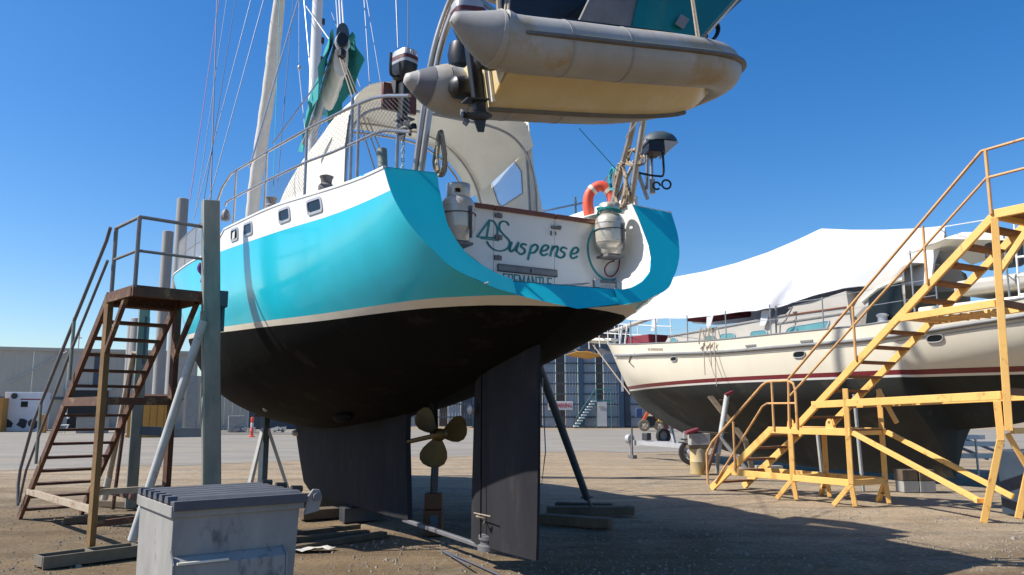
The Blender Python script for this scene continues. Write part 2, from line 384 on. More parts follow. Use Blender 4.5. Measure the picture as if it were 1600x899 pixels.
g = MB()
xs = [-900, -300, -120, -60, -40] + [-30 + k for k in range(61)] + [40, 60, 120, 300, 900]
ys = [-300, -60, -20, -8] + [-4 + k * .8 for k in range(46)] + [36, 45, 60, 100, 250, 900]
rn = random.Random(3)
def hz(x, y):
    if not (-30 < x < 30 and -3 < y < 19): return 0
    return 0.02 * min(1, (19 - y) / 4) * math.sin(x * 1.3 + y * .7) * math.sin(y * 1.1 - x * .4) - .006
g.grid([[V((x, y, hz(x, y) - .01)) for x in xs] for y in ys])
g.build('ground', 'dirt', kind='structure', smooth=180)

rd = MB(); rn = random.Random(5); near = []; far = []
for k in range(161):
    x = -80 + k
    t = min(max((x + 14) / 17, 0), 1)
    y0 = 21.5 + 10 * t + (2 if x > 10 else 0) + .5 * math.sin(x * .9) + rn.uniform(-.35, .35)
    near.append(V((x, y0, -.004))); far.append(V((x, 66, -.004)))
rows = [[lerp(a, b, t) for a, b in zip(near, far)] for t in (0, .1, .3, .6, 1)]
rd.grid(rows)
rd.build('asphalt_road', 'asphalt', kind='structure', smooth=180)

# loose stones in the foreground
st = MB(); rn = random.Random(11)
for k in range(9500):
    d = 5.4 + 8 * rn.random() ** 1.6
    x = rn.uniform(-.66, .66) * d; y = d
    s = rn.choice((.007, .008, .01, .012, .014, .02)) * (1 + (rn.random() > .985) * 1.2)
    h = s * rn.uniform(.4, .8); a = rn.random() * 6.28
    c, q = math.cos(a), math.sin(a)
    bs = [(c * s * rn.uniform(.7, 1.3), q * s), (-q * s, c * s * rn.uniform(.7, 1.3)), (-c * s, -q * s * rn.uniform(.6, 1.2)), (q * s * rn.uniform(.6, 1.2), -c * s)]
    z = hz(x, y) - .01
    st.add([(x + p, y + r_, z - .004) for p, r_ in bs] + [(x + p * .5, y + r_ * .5, z + h) for p, r_ in bs],
           [(0, 1, 5, 4), (1, 2, 6, 5), (2, 3, 7, 6), (3, 0, 4, 7), (4, 5, 6, 7)])
st.build('gravel', 'stone', kind='stuff', smooth=0)
# ------------------------------------------------------------------ main yacht
HA = 0.525
BF = Fr((0.592, 7.18, 0), (-math.sin(HA), math.cos(HA), 0), (math.cos(HA), math.sin(HA), 0))   # x forward, y starboard
b_ = sm([0, .5, 2, 4, 6, 8, 9, 10, 11, 12, 13, 14, 14.6], [1.66, 1.69, 1.88, 2.08, 2.22, 2.28, 2.28, 2.2, 2.03, 1.74, 1.2, .5, .02])
c_ = sm([0, .5, 1.3, 2.6, 5.3, 6.7, 9.3, 12, 14.6], [3.49, 3.5, 3.51, 3.58, 3.73, 3.84, 3.97, 4.18, 4.5])
gt_ = sm([0, .6, 1.7, 3, 5, 6], [3.72, 3.75, 3.82, 3.92, 4.0, 4.05])
k_ = sm([0, .7, 1.7, 2.7, 3.8, 5, 7, 9, 11, 12.5, 13.5, 14.2, 14.6], [2.5, 2.24, 2.0, 1.78, 1.56, 1.4, 1.27, 1.3, 1.5, 1.95, 2.6, 3.5, 4.49])
s_ = sm([0, 2, 4.5, 6, 8.5, 11, 14.6], [2.585, 2.6, 2.68, 2.74, 2.82, 2.92, 3.2])
P_aft = sm([0, .07, .12, .16, .2, .26, .34, .42, .61, .82, 1], [0, .36, .51, .58, .66, .735, .79, .845, .935, .985, 1])
P_mid = sm([0, .05, .12, .2, .3, .4, .5, .65, .8, 1], [0, .30, .52, .68, .80, .875, .925, .965, .985, 1])
P_bow = sm([0, .1, .3, .5, .75, 1], [0, .14, .38, .58, .80, 1])
def g_(u):
    if u <= 5.2: return gt_(u)
    t = min((u - 5.2) / .7, 1); t = t * t * (3 - 2 * t)
    return gt_(u) * (1 - t) + (c_(u) + .02) * t
def bv(u, w):
    k = k_(u); t = (w - k) / max(g_(u) - k, 1e-4); t = min(max(t, 0), 1)
    f = min(max(u / 3.5, 0), 1); q = min(max((u - 8) / 5, 0), 1)
    return b_(u) * ((P_aft(t) * (1 - f) + P_mid(t) * f) * (1 - q) + P_bow(t) * q)
def bu(u, w): return u + .48 * (w - 2.5) * max(0, 1 - u / 5)
US = [0, .12, .3, .5, .8, 1.1, 1.5] + [2 + .4 * k for k in range(28)] + [13, 13.3, 13.6, 13.9, 14.15, 14.35, 14.5, 14.6]
def hband(top, bot, n, side, us=US):
    rows = []
    for u in us:
        a, z = top(u), bot(u); r = []
        for j in range(n + 1):
            w = a + (z - a) * j / n
            uu = bu(u, w); uc = uu if u < .01 else uu
            r.append(BF(uu, side * bv(u, w), w))
        rows.append(r)
    return rows
yacht = thing('sailing_yacht', 'teal and white steel sailing yacht with Suspense lettered across its stern', 'yacht', BF(6, 0, 0))
def both(name, m, top, bot, n, us=US):
    mb = MB()
    mb.grid(hband(top, bot, n, -1, us)); mb.grid(hband(top, bot, n, 1, us), flip=True)
    return mb.build(name, m, yacht, smooth=50)
stb = lambda u: max(s_(u) - .07, k_(u) + .002)
stt = lambda u: max(s_(u), k_(u) + .004)
both('topsides', 'teal', lambda u: c_(u), stt, 12)
UB = [u for u in US if u < 5.2] + [5.25, 5.4, 5.55, 5.7, 5.85, 6.0]
bul = both('bulwark', 'white', lambda u: max(g_(u), c_(u) + .004), lambda u: c_(u) + .001, 3, UB)
both('boot_stripe', 'boot', stt, stb, 2)
both('underwater_hull', 'antifoul', stb, k_, 16)
# cap strip and deck
mb = MB()
for sd in (-1, 1):
    mb.tube([BF(bu(u, g_(u)), sd * (b_(u) - .01), g_(u) + .004) for u in US if u < 14.5], .022, 6)
mb.build('toe_rail', 'white', yacht)
mb = MB()
ud = [u for u in US if .9 <= u <= 14.4]
mb.grid([[BF(bu(u, g_(u)), k * (b_(u) - .03), min(g_(u), c_(u) + .25) - .05 + .05 * (1 - k * k)) for k in (-1, -.6, -.2, .2, .6, 1)] for u in ud])
mb.build('deck', 'white', yacht)
# portholes in the bulwark
for u, wd_ in ((1.72, .40), (2.62, .38), (4.02, .38), (4.66, .36)):
    wm = (c_(u) + g_(u)) / 2 + .01
    def at(du, dw, out): 
        uu = u + du; w = wm + dw + .045 * du
        return BF(bu(uu, w), -(bv(uu, w) + out), w)
    def rr(a, h, r, out):
        p = []
        for cx_, cy_, a0 in ((a - r, h - r, 0), (-a + r, h - r, 90), (-a + r, -h + r, 180), (a - r, -h + r, 270)):
            for k in range(4):
                an = R(a0 + 30 * k); p.append(at(cx_ + r * math.cos(an), cy_ + r * math.sin(an), out))
        return p
    a, h = wd_ / 2, .088
    f = MB(); o1 = rr(a, h, .045, .012); o2 = rr(a - .028, h - .028, .03, .014); o0 = rr(a + .004, h + .004, .048, -.01)
    f.grid([o0, o1, o2, rr(a - .03, h - .03, .03, -.006)], closed=True)
    fo = f.build('porthole', 'silver', yacht)
    gm = MB(); gm.add(rr(a - .026, h - .026, .03, .004), [tuple(range(16))]); gm.build('pane', 'glass', fo)
    if u > 4.5:
        mb = MB(); mb.obox(at(.02, -.01, .01), BF.x * .07, BF.y * .004, BF.z * .045); mb.build('sticker', 'boot', fo)

# ---- transom: raked plane with a U opening
def tp(v, w, off=0.0): return BF(.48 * (w - 2.5) + off, v, w)
IN = [(1.135, 3.745), (1.15, 3.6), (1.15, 3.47), (1.15, 3.27), (1.115, 3.12), (1.03, 2.96), (.88, 2.84), (.72, 2.765), (.615, 2.737)]
OUTW = [3.72, 3.62, 3.5, 3.27, 3.05, 2.87, 2.75, 2.67, 2.62]
CW = 5
for sd in (-1, 1):
    mb = MB()
    rows = []
    fo = sm(range(9), OUTW); fv = sm(range(9), [q[0] for q in IN]); fw_ = sm(range(9), [q[1] for q in IN])
    for k in range(41):
        wo = fo(k / 5); vo = bv(0, wo) + .004; vi, wi = fv(k / 5), fw_(k / 5)
        rows.append([tp(sd * (vo + (vi - vo) * t), wo + (wi - wo) * t, -.006) for t in (0, .5, 1)])
    mb.grid(rows, flip=(sd > 0))
    if sd < 0: mb.add([tp(-.615, 2.737, -.006), tp(-(bv(0, 2.62) + .004), 2.62, -.006), tp(-.615, 2.595, -.006)], [(0, 1, 2)])
    if sd > 0: mb.add([tp(sd * .615, 2.737, -.006), tp(sd * (bv(0, 2.62) + .004), 2.62, -.006), tp(sd * .50, 2.57, -.006), tp(sd * .50, 2.737, -.006)], [(0, 1, 2, 3)])
    mb.build('transom_quarter', 'teal', yacht, smooth=20)
    # inner wall of the stern well and the top of the quarter
    mb = MB()
    mb.grid([[tp(sd * vi, wi, -.004), BF(.5 * (.48 * (wi - 2.5)) + .45, sd * vi, wi), BF(.90, sd * min(vi + .02, 1.2), wi)] for vi, wi in IN])
    mb.build('well_side', 'white', yacht, smooth=50)
    mb = MB()
    a0, a1, a2, a3 = tp(sd * bv(0, 3.72), 3.72), tp(sd * 1.135, 3.745), BF(1.5, sd * 1.135, 3.80), BF(1.75, sd * (b_(1.2) - .01), 3.80)
    mb.slab([[a0, a1], [a3, a2]], (0, 0, .012)); mb.build('quarter_deck', 'teal' if sd < 0 else 'white', yacht, smooth=0)
mb = MB()                                                     # lip of the stern platform
lipv = [-.63, -.42, -.2, 0, .2, .42, .63]
def lo_(v): return .012 + .10 * max(0, (.63 - v) / 1.26)
def lipb(v): return 2.5 + .105 * min(abs(v) / .63, 1)
mb.grid([[tp(v, 2.735, lo_(v)), tp(v, lipb(v), lo_(v) * .6)] for v in lipv])
mb.grid([[tp(v, 2.735, lo_(v)) , tp(v, 2.737, lo_(v) + .06)] for v in lipv], flip=True)
mb.build('transom_lip', 'teal', yacht, smooth=20)
mb = MB(); mb.grid([[tp(v, 2.742, lo_(v) + .004), BF(.92, v, 2.742)] for v in (-.75, -.3, .2, .75)]); mb.build('stern_platform', 'white', yacht, smooth=0)

# ---- stern wall: three panels, timber cap, hinges, lettering
UW = .87
def sw(px, py, off=0.0): return BF.px(px, py, 0, UW - off)
def panel(v0, v1, name):
    mb = MB(); mb.fbox(BF, UW, UW + .03, v0, v1, 2.735, 3.555 - .0)
    return mb.build(name, 'white', yacht, smooth=0)
panel(-1.15, -.392, 'stern_panel'); panel(-.386, .322, 'stern_door'); panel(.328, 1.16, 'stern_panel')
for v0, v1 in ((-.9, -.392), (-.386, .322), (.328, .95)):
    mb = MB(); mb.fbox(BF, UW - .035, UW + .06, v0, v1, 3.555, 3.60); mb.build('timber_cap', 'timber', yacht, smooth=0, bevel=.006)
for px, py in ((779, 337), (779, 371), (778, 403)):
    p = sw(px, py, .012); mb = MB(); mb.obox(p, BF.y * .038, BF.z * .022, BF.x * .012); mb.tube([p - BF.z * .026 - BF.x * .012, p + BF.z * .026 - BF.x * .012], .008, 6)
    mb.build('hinge', 'steelgrey', yacht)
mb = MB(); p = sw(869, 356, .012); mb.obox(p, BF.y * .055, BF.z * .015, BF.x * .012); mb.obox(p + BF.y * .04 + BF.z * .012, BF.y * .018, BF.z * .012, BF.x * .016); mb.build('latch', 'steelgrey', yacht)
mb = MB(); mb.tube([sw(861, 361, .03), sw(861, 368, .03)], .008, 6); mb.tube([sw(868, 362, .02), sw(869, 368, .02)], .006, 6); mb.build('handle', 'black', yacht)
mb = MB(); p0, p1 = sw(778, 418, .012), sw(870, 428, .012)
mb.bar(p0, p1, .02, .075); vo = mb.build('vent', 'darkgrey', yacht, smooth=0)
mb = MB()
for k in (-.026, .026): mb.bar(p0 + BF.z * k - BF.x * .012, p1 + BF.z * k - BF.x * .012, .008, .012)
mb.build('vent_trim', 'steelgrey', vo, smooth=0)
mb = MB(); mb.bar(p0 - BF.x * .012, p0 + (p1 - p0) * .52 - BF.x * .012, .006, .04); mb.bar(p0 + (p1 - p0) * .55 - BF.x * .012, p1 - BF.x * .012, .006, .04); mb.build('vent_louvre', 'midgrey', vo, smooth=0)

def stroke(mb, zp, r=.0092, n=5):
    pts = [sw(700 + x / 5.32, 310 + y / 5.32, .004) for x, y in zp]
    if len(pts) > 2: pts = cat(pts, n)
    for p, q in zip(pts[:-1], pts[1:]):
        if (q - p).length > 1e-5:
            d = (q - p).normalized(); mb.bar(p - d * r * .45, q + d * r * .45, r * 2 * (.72 + .5 * abs(d.dot(BF.z))), .004, up=BF.x)
logo = MB()
for zp in ([(345, 183), (243, 320)], [(243, 320), (322, 325)], [(322, 325), (345, 183)], [(352, 184), (385, 198), (410, 250), (408, 305), (380, 328), (335, 326)],
           [(275, 333), (420, 352)], [(505, 225), (490, 200), (455, 192), (430, 212), (430, 260), (468, 308), (510, 355), (502, 408), (450, 438), (390, 430), (345, 395), (325, 360)]):
    stroke(logo, zp)
logo.build('sail_emblem', 'lettering', yacht, smooth=0)
LET = {'letter_u': [[(530, 365), (513, 425), (528, 442), (560, 415), (588, 368)], [(582, 385), (568, 435), (580, 445)]],
       'letter_s': [[(652, 388), (625, 380), (606, 400), (636, 425), (636, 450), (608, 466), (586, 454)]],
       'letter_p': [[(694, 398), (665, 510)], [(690, 408), (725, 385), (748, 408), (722, 448), (686, 456)]],
       'letter_e': [[(780, 440), (818, 430), (836, 405), (815, 390), (788, 405), (771, 450), (792, 475), (828, 463)]],
       'letter_n': [[(872, 398), (850, 480)], [(862, 432), (892, 402), (914, 410), (899, 478), (916, 482)]],
       'letter_s.1': [[(988, 420), (957, 409), (937, 433), (966, 455), (966, 480), (938, 495), (908, 484)]],
       'letter_e.1': [[(1030, 465), (1066, 455), (1084, 430), (1065, 410), (1036, 430), (1020, 475), (1037, 500), (1076, 485)]]}
for nme, ss in LET.items():
    mb = MB()
    for zp in ss: stroke(mb, zp, .0108)
    mb.build(nme.split('.')[0], 'lettering', yacht, smooth=0)
# home port in capitals
CAPS = {'F': [[(0, 0), (0, 1)], [(0, 1), (.6, 1)], [(0, .55), (.5, .55)]], 'R': [[(0, 0), (0, 1)], [(0, 1), (.55, 1), (.6, .8), (.55, .55), (0, .55)], [(.3, .55), (.65, 0)]],
        'E': [[(0, 0), (0, 1)], [(0, 1), (.6, 1)], [(0, .55), (.5, .55)], [(0, 0), (.6, 0)]], 'M': [[(0, 0), (0, 1)], [(0, 1), (.4, .3)], [(.4, .3), (.8, 1)], [(.8, 1), (.8, 0)]],
        'A': [[(0, 0), (.38, 1)], [(.38, 1), (.76, 0)], [(.14, .38), (.62, .38)]], 'N': [[(0, 0), (0, 1)], [(0, 1), (.65, 0)], [(.65, 0), (.65, 1)]], 'T': [[(0, 1), (.7, 1)], [(.35, 1), (.35, 0)]],
        'L': [[(0, 0), (0, 1)], [(0, 0), (.55, 0)]]}
A0, A1 = sw(787, 428, .004), sw(862, 435.5, .004)
adv = {'F': .85, 'R': .9, 'E': .85, 'M': 1.1, 'A': 1.0, 'N': .95, 'T': .9, 'L': .8}
tot = sum(adv[c] for c in 'FREMANTLE') - .2; x = 0; Hh = .115; dirv = (A1 - A0).normalized(); sc_ = (A1 - A0).length / tot
for ch in 'FREMANTLE':
    mb = MB()
    for pl_ in CAPS[ch]:
        for p, q in zip(pl_[:-1], pl_[1:]):
            P = A0 + dirv * (x + p[0]) * sc_ + BF.z * (p[1] - 1) * Hh; Q = A0 + dirv * (x + q[0]) * sc_ + BF.z * (q[1] - 1) * Hh
            d = (Q - P).normalized(); mb.bar(P - d * .005, Q + d * .005, .012, .004, up=BF.x)
    mb.build('letter_' + ch.lower(), 'lettering', yacht, smooth=0); x += adv[ch]

# ---- stern platform fittings
mb = MB()
q0, q1 = BF(.17, .34, 2.745), BF(.17, .60, 2.745)
for q in (q0, q1):
    mb = MB(); mb.obox(q + BF.z * .035, BF.x * .018, BF.y * .03, BF.z * .035); mb.tube([q + BF.z * .06 - BF.y * .035, q + BF.z * .06 + BF.y * .035], .016, 8); mb.build('ladder_hinge', 'stainless', yacht)
mb = MB(); mb.bar(q0 + BF.z * .06, q1 + BF.z * .06, .035, .03); mb.build('ladder_rung', 'midgrey', yacht)
mb = MB(); mb.tube([BF(.35, -.05, 2.75), BF(.3, .36, 2.80)], .010, 6); mb.tube([BF(.55, .0, 2.75), BF(.4, .4, 2.82)], .010, 6); mb.build('ladder_rail', 'stainless', yacht)
mb = MB(); mb.tube(cat([BF(.02, -.94, 2.66), BF(-.02, -.93, 2.665), BF(.02, -.91, 2.67)], 4), .008, 6); mb.build('pad_eye', 'stainless', yacht)

# ---- keel, rudder, propeller
def foil(secs, n=9):
    "secs: (height, fore u, aft u, half thickness)"
    rows = []
    for w, uf, ua, t in secs:
        r = []
        for side in (-1, 1):
            ks = range(n) if side < 0 else range(n - 1, -1, -1)
            for k in ks:
                s = k / (n - 1); x = uf + (ua - uf) * s
                th = t * (1.55 * math.sqrt(max(s, 0)) * (1 - s * .82) * 1.25 if s < 1 else 0.18)
                r.append(BF(x, side * max(th, .012), w))
        rows.append(r)
    return rows
mb = MB(); ks = foil([(1.62, 9.35, 3.86, .20), (1.2, 9.2, 3.86, .20), (.7, 8.85, 3.80, .19), (.33, 8.55, 3.76, .18), (.22, 8.2, 3.75, .16)])
mb.grid(ks, closed=True); mb.add(ks[-1], [tuple(range(18))]); mb.add(ks[0], [tuple(range(18))[::-1]])
keel = mb.build('keel', 'keelgrey', yacht, smooth=60)
mb = MB(); mb.lathe(BF(8.75, -.10, 1.18), -BF.y, [(.055, 0), (.055, .06), (.03, .10), (.004, .105)], 12); mb.build('anode', 'zinc', keel)
mb = MB(); rs = foil([(2.22, 1.92, .66, .085), (1.7, 1.99, .66, .085), (1.0, 2.02, .67, .085), (.5, 2.04, .69, .08), (.20, 2.04, .71, .075)])
mb.grid(rs, closed=True); mb.add(rs[-1], [tuple(range(18))]); mb.add(rs[0], [tuple(range(18))[::-1]])
rud = mb.build('rudder', 'keelgrey', yacht, smooth=60)
mb = MB(); mb.lathe(BF(1.86, -.105, 1.60), -BF.y, [(.055, 0), (.055, .03), (.03, .05), (.004, .055)], 12); mb.build('anode', 'zinc', rud)
mb = MB(); mb.tube([BF(1.62, -.118, .3), BF(1.62, -.118, 2.1)], .008, 6); mb.build('hinge_line', 'antifoul', rud)
mb = MB(); mb.lathe(BF(1.64, 0, .16), BF.z, [(.13, 0), (.13, .05), (.10, .06), (.10, .10), (.12, .11), (.12, .15), (.05, .17)], 14); mb.build('heel_bearing', 'steelgrey', rud)
mb = MB(); mb.bar(BF(3.95, 0, .20), BF(1.6, 0, .17), .055, .045); mb.build('skeg_bar', 'steelgrey', yacht, bevel=.008)
mb = MB(); mb.tube(cat([BF(1.62, -.12, .52), BF(1.56, -.2, .52), BF(1.5, -.14, .50), BF(1.55, -.12, .44)], 4), .008, 6); mb.tube([BF(1.75, -.13, .53), BF(1.35, -.15, .54)], .006, 5); mb.build('rope_tail', 'rope', rud)
PC = BF(2.92, 0, 1.30)
ax = (BF.x + V((0, 0, -.12))).normalized()
mb = MB(); mb.tube([PC + ax * -.12, PC + ax * 1.1], .03, 8); mb.build('propeller_shaft', 'bronze', yacht)
prop = MB().lathe(PC - ax * .14, ax, [(.02, 0), (.06, .03), (.075, .1), (.075, .22), (.05, .26)], 14).build('propeller', 'bronze', yacht)
for k in range(3):
    an = R(-105 + 120 * k)
    ex = (BF.y * math.cos(an) + BF.z * math.sin(an)).normalized(); ey = ax.cross(ex)
    rows = []
    for i, (r, w2, tw) in enumerate(((.05, .05, 52), (.11, .10, 46), (.18, .145, 40), (.25, .165, 34), (.32, .15, 30), (.365, .10, 27), (.385, .03, 26))):
        t = R(tw - 14); dv = ey * math.cos(t) + ax * math.sin(t)
        rows.append([PC + ex * r + dv * (w2 * q) + ax * (.012 * (1 - q * q)) for q in (-1, -.6, 0, .6, 1)])
    mb = MB(); mb.slab(rows, ax * .014); mb.build('blade', 'bronze', prop, smooth=60)
mb = MB()
mb.prism([BF(3.28, -.02, 1.9), BF(3.05, -.02, 1.9), BF(2.98, -.02, 1.3), BF(3.14, -.02, 1.3)], BF.y * .04); mb.build('shaft_strut', 'antifoul', yacht)
mb = MB(); mb.lathe(BF(4.9, -.55, 1.50), BF.x, [(.01, -.4), (.07, -.25), (.09, 0), (.07, .2), (.01, .3)], 10); mb.build('hull_fairing', 'antifoul', yacht)
mb = MB(); mb.lathe(BF(6.6, -1.18, 1.62), (BF.y * -.75 - BF.z * .65), [(.045, 0), (.045, .03), (.02, .05)], 10); mb.build('skin_fitting', 'zinc', yacht)

# ---- rails on the port quarter, netting, starboard rails
mb = MB()
def railpt(px, py): 
    "image point on the rail surface standing over the port gunwale"
    v = -1.9
    for _ in range(12):
        p = BF.loc(BF.px(px, py, 1, v)); v = -(b_(min(max(p.x, .3), 14)) - .08)
    return BF.px(px, py, 1, v)
top = [railpt(*p) for p in ((339, 317), (348, 292), (362, 271), (420, 236), (480, 202), (520, 182), (556, 164), (585, 153), (606, 150), (640, 150))]
low = [railpt(*p) for p in ((352, 322), (354, 316), (362, 311), (420, 281), (477, 254), (520, 238), (557, 222), (585, 209), (602, 204), (642, 206))]
mb.tube(top, .017, 8); mb.build('guard_rail', 'stainless', yacht)
mb = MB(); mb.tube(low, .015, 8); mb.build('guard_rail', 'stainless', yacht)
for (x0, y0), (x1, y1) in (((369, 268), (367, 348)), ((417, 238), (413, 327)), ((480, 202), (476, 302)), ((561, 164), (557, 274))):
    p = BF.loc(railpt(x0, y0)); q = BF(p.x, p.y, g_(min(p.x, 5.2)) - .01)
    mb = MB(); mb.tube([BF(p.x, p.y, p.z), q], .016, 8); mb.build('stanchion', 'stainless', yacht)
def net(mb, A, B, C, D, nu, nv, r=.0016):
    "diamond netting over the quad A B (top) D C (bottom)"
    def q(s, t): return lerp(lerp(A, B, s), lerp(C, D, s), t)
    for i in range(-nv, nu):
        for sgn in (0, 1):
            pts = []
            for j in range(nv + 1):
                s = (i + j) / nu
                if -1e-6 <= s <= 1 + 1e-6: pts.append(q(s if not sgn else 1 - s, j / nv))
            if len(pts) > 1: mb.tube([pts[0], pts[-1]], r, 3, cap=False)
mb = MB()
net(mb, top[4], top[6], low[4], low[6], 12, 7); net(mb, top[6], top[9], low[6], low[9], 14, 7)
net(mb, low[3], low[4], BF(*[BF.loc(low[3]).x, BF.loc(low[3]).y, g_(4) + .02]), BF(BF.loc(low[4]).x, BF.loc(low[4]).y, g_(3) + .02), 16, 6)
mb.build('netting', 'steelgrey', yacht, kind='stuff', smooth=0)
# foredeck guard rails with net
mb = MB(); pu = [6.4, 7.4, 8.4, 9.4, 10.4, 11.4, 12.4, 13.4]
mb.tube([BF(u, -(b_(u) - .06), c_(u) + .62) for u in pu] + [BF(14.7, 0, 5.2)] + [BF(u, b_(u) - .06, c_(u) + .62) for u in pu[::-1]], .014, 6)
mb.tube([BF(u, -(b_(u) - .06), c_(u) + .32) for u in pu] + [BF(14.5, 0, 4.9)] + [BF(u, b_(u) - .06, c_(u) + .32) for u in pu[::-1]], .011, 6)
mb.build('guard_rail', 'stainless', yacht)
for sd in (-1, 1):
    for u in pu:
        mb = MB(); mb.tube([BF(u, sd * (b_(u) - .06), c_(u)), BF(u, sd * (b_(u) - .06), c_(u) + .62)], .014, 6); mb.build('stanchion', 'stainless', yacht)
mb = MB()
for u0, u1 in zip(pu[:-1], pu[1:]):
    net(mb, BF(u0, -(b_(u0) - .06), c_(u0) + .6), BF(u1, -(b_(u1) - .06), c_(u1) + .6), BF(u0, -(b_(u0) - .06), c_(u0) + .02), BF(u1, -(b_(u1) - .06), c_(u1) + .02), 14, 9, .0035)
mb.build('netting', 'ropew', yacht, kind='stuff', smooth=0)
mb = MB(); p = [BF(.75, 1.18, 3.80), BF(1.9, 1.62, 3.95), BF(3.2, 1.83, 4.05)]
mb.tube([BF(1.2, 1.36, 4.32), BF(2.2, 1.7, 4.22), BF(4.2, 1.95, 4.5)], .013, 6); mb.build('guard_rail', 'stainless', yacht)
for u, v in ((1.2, 1.36), (2.6, 1.8), (4.2, 1.95)):
    mb = MB(); mb.tube([BF(u, v, g_(u) - .02), BF(u, v, g_(u) + .5)], .014, 6); mb.build('stanchion', 'stainless', yacht)
# side deck bulwark inside, starboard, and aft cabin trunk
mb = MB(); mb.prism([BF.px(x, y, 1, 1.24) for x, y in ((882, 340), (925, 325), (992, 306), (994, 352), (960, 352))], BF.y * .04); mb.build('coaming', 'white', yacht)
mb = MB(); mb.fbox(BF, 5.4, 10.5, -1.25, 1.25, 3.9, 4.45); mb.build('cabin_trunk', 'white', yacht, bevel=.05)

# ---- canopy over the cockpit: one shell of canvas from the aft bow to the windscreen
def shell_row(u, wf, wa, hw, e, a0=-90, a1=90, n=22, d=0.0):
    r = []
    for k in range(n + 1):
        t = R(a0 + (a1 - a0) * k / n); s, c = math.sin(t), max(math.cos(t), 0)
        q = e if s > 0 else min(e, .46)
        r.append(BF(u + .012 * math.sin(5 * t + u), (hw - d) * (abs(s) ** q) * (1 if s > 0 else -1), wf + (wa - d - wf) * c ** q))
    return r
CS = [(2.78, 4.0, 5.54, 1.31, .42), (3.2, 4.02, 5.57, 1.31, .52), (3.6, 4.04, 5.58, 1.31, .66), (4.0, 4.05, 5.56, 1.30, .80), (4.25, 4.055, 5.53, 1.29, .83), (4.5, 4.06, 5.50, 1.28, .86)]
mb = MB()
mb.slab([shell_row(*c, a0=-90, a1=66) for c in CS], (0, 0, .012)); can = mb.build('canopy', 'canvas', yacht, smooth=60)
mb = MB(); mb.slab([shell_row(*c, a0=66, a1=90, n=8) for c in CS[5:]], (0, 0, .012)); mb.build('canopy_side', 'canvas', yacht, smooth=60)
FS = CS[-1:] + [(5.0, 4.1, 5.46, 1.27, .8), (5.5, 4.1, 5.38, 1.26, .75), (6.0, 4.1, 5.24, 1.25, .7), (6.4, 4.1, 5.02, 1.24, .65), (6.65, 4.1, 4.6, 1.22, .65), (6.75, 4.08, 4.12, 1.2, .65)]
mb = MB(); mb.slab([shell_row(*c, a0=-90, a1=-38, n=10) for c in FS], (0, 0, .008)); mb.build('dodger_side', 'sailwhite', yacht, smooth=60)
mb = MB(); mb.tube([BF(u, v, w) for u, v, w in ((6.6, -1.2, 4.5), (6.7, -.6, 4.62), (6.72, 0, 4.66), (6.7, .6, 4.62), (6.6, 1.2, 4.5))], .018, 6); mb.build('dodger_bow', 'stainless', yacht)
mb = MB(); mb.slab([[BF(6.62, v, 4.62 - .05 * abs(v)) for v in (-1.15, -.6, 0, .6, 1.15)], [BF(6.72, v, 4.3) for v in (-1.15, -.6, 0, .6, 1.15)]], BF.x * .008); mb.build('windscreen_pane', 'clear', yacht, smooth=30)
# end face of the port quarter, proud of the lip
mb = MB(); mb.add([tp(-.615, 2.737, -.006), tp(-.615, 2.60, -.006), tp(-.615, 2.60, .13), tp(-.615, 2.737, .13)], [(0, 1, 2, 3)]); mb.build('quarter_end', 'teal', yacht, smooth=0)
# starboard curtain: canvas round one clear window
VS = 1.31
def sp(px, py, d=0): return BF.px(px, py, 1, VS + d)
win = [(799, 245), (762, 268), (779, 318), (785, 323), (817, 302), (815, 268)]
outer = [(825, 186), (762, 200), (728, 252), (750, 331), (848, 334), (833, 262)]
mb = MB()
A = [sp(*p) for p in outer]; B_ = [sp(*p) for p in win]
mb.grid([A, B_], closed=True); mb.grid([[p + BF.y * .012 for p in A], [p + BF.y * .012 for p in B_]], closed=True, flip=True)
mb.grid([A, [p + BF.y * .012 for p in A]], closed=True); mb.grid([B_, [p + BF.y * .012 for p in B_]], closed=True)
sc1 = mb.build('side_curtain', 'canvas', yacht, smooth=0)
mb = MB(); mb.prism([p - BF.y * .002 for p in B_], BF.y * .004); mb.build('window', 'clear', sc1, smooth=0)
mb = MB(); mb.tube([p - BF.y * .006 for p in B_], .007, 5, closed=True); mb.build('window_trim', 'midgrey', sc1)
def frame_tube(u, wf, wa, hw, e):
    mb = MB(); mb.tube(shell_row(u, wf, wa, hw, e, n=30, d=.03), .017, 8); return mb.build('canopy_bow', 'stainless', yacht)
frame_tube(2.8, 4.0, 5.26, 1.32, .5); frame_tube(4.2, 4.05, 5.52, 1.29, .82); frame_tube(4.52, 4.06, 5.49, 1.27, .86)
mb = MB(); mb.tube([BF(2.84, 1.25, 3.95), sp(823, 194) - BF.y * .03], .02, 8); mb.tube([BF(2.72, -1.26, 3.95), BF(2.72, -1.26, 5.2)], .02, 8); mb.build('canopy_post', 'stainless', yacht)
mb = MB(); mb.tube([sp(745, 254) - BF.y * .05, sp(790, 221) - BF.y * .05, sp(822, 206) - BF.y * .05], .011, 6); mb.build('canopy_strut', 'stainless', yacht)

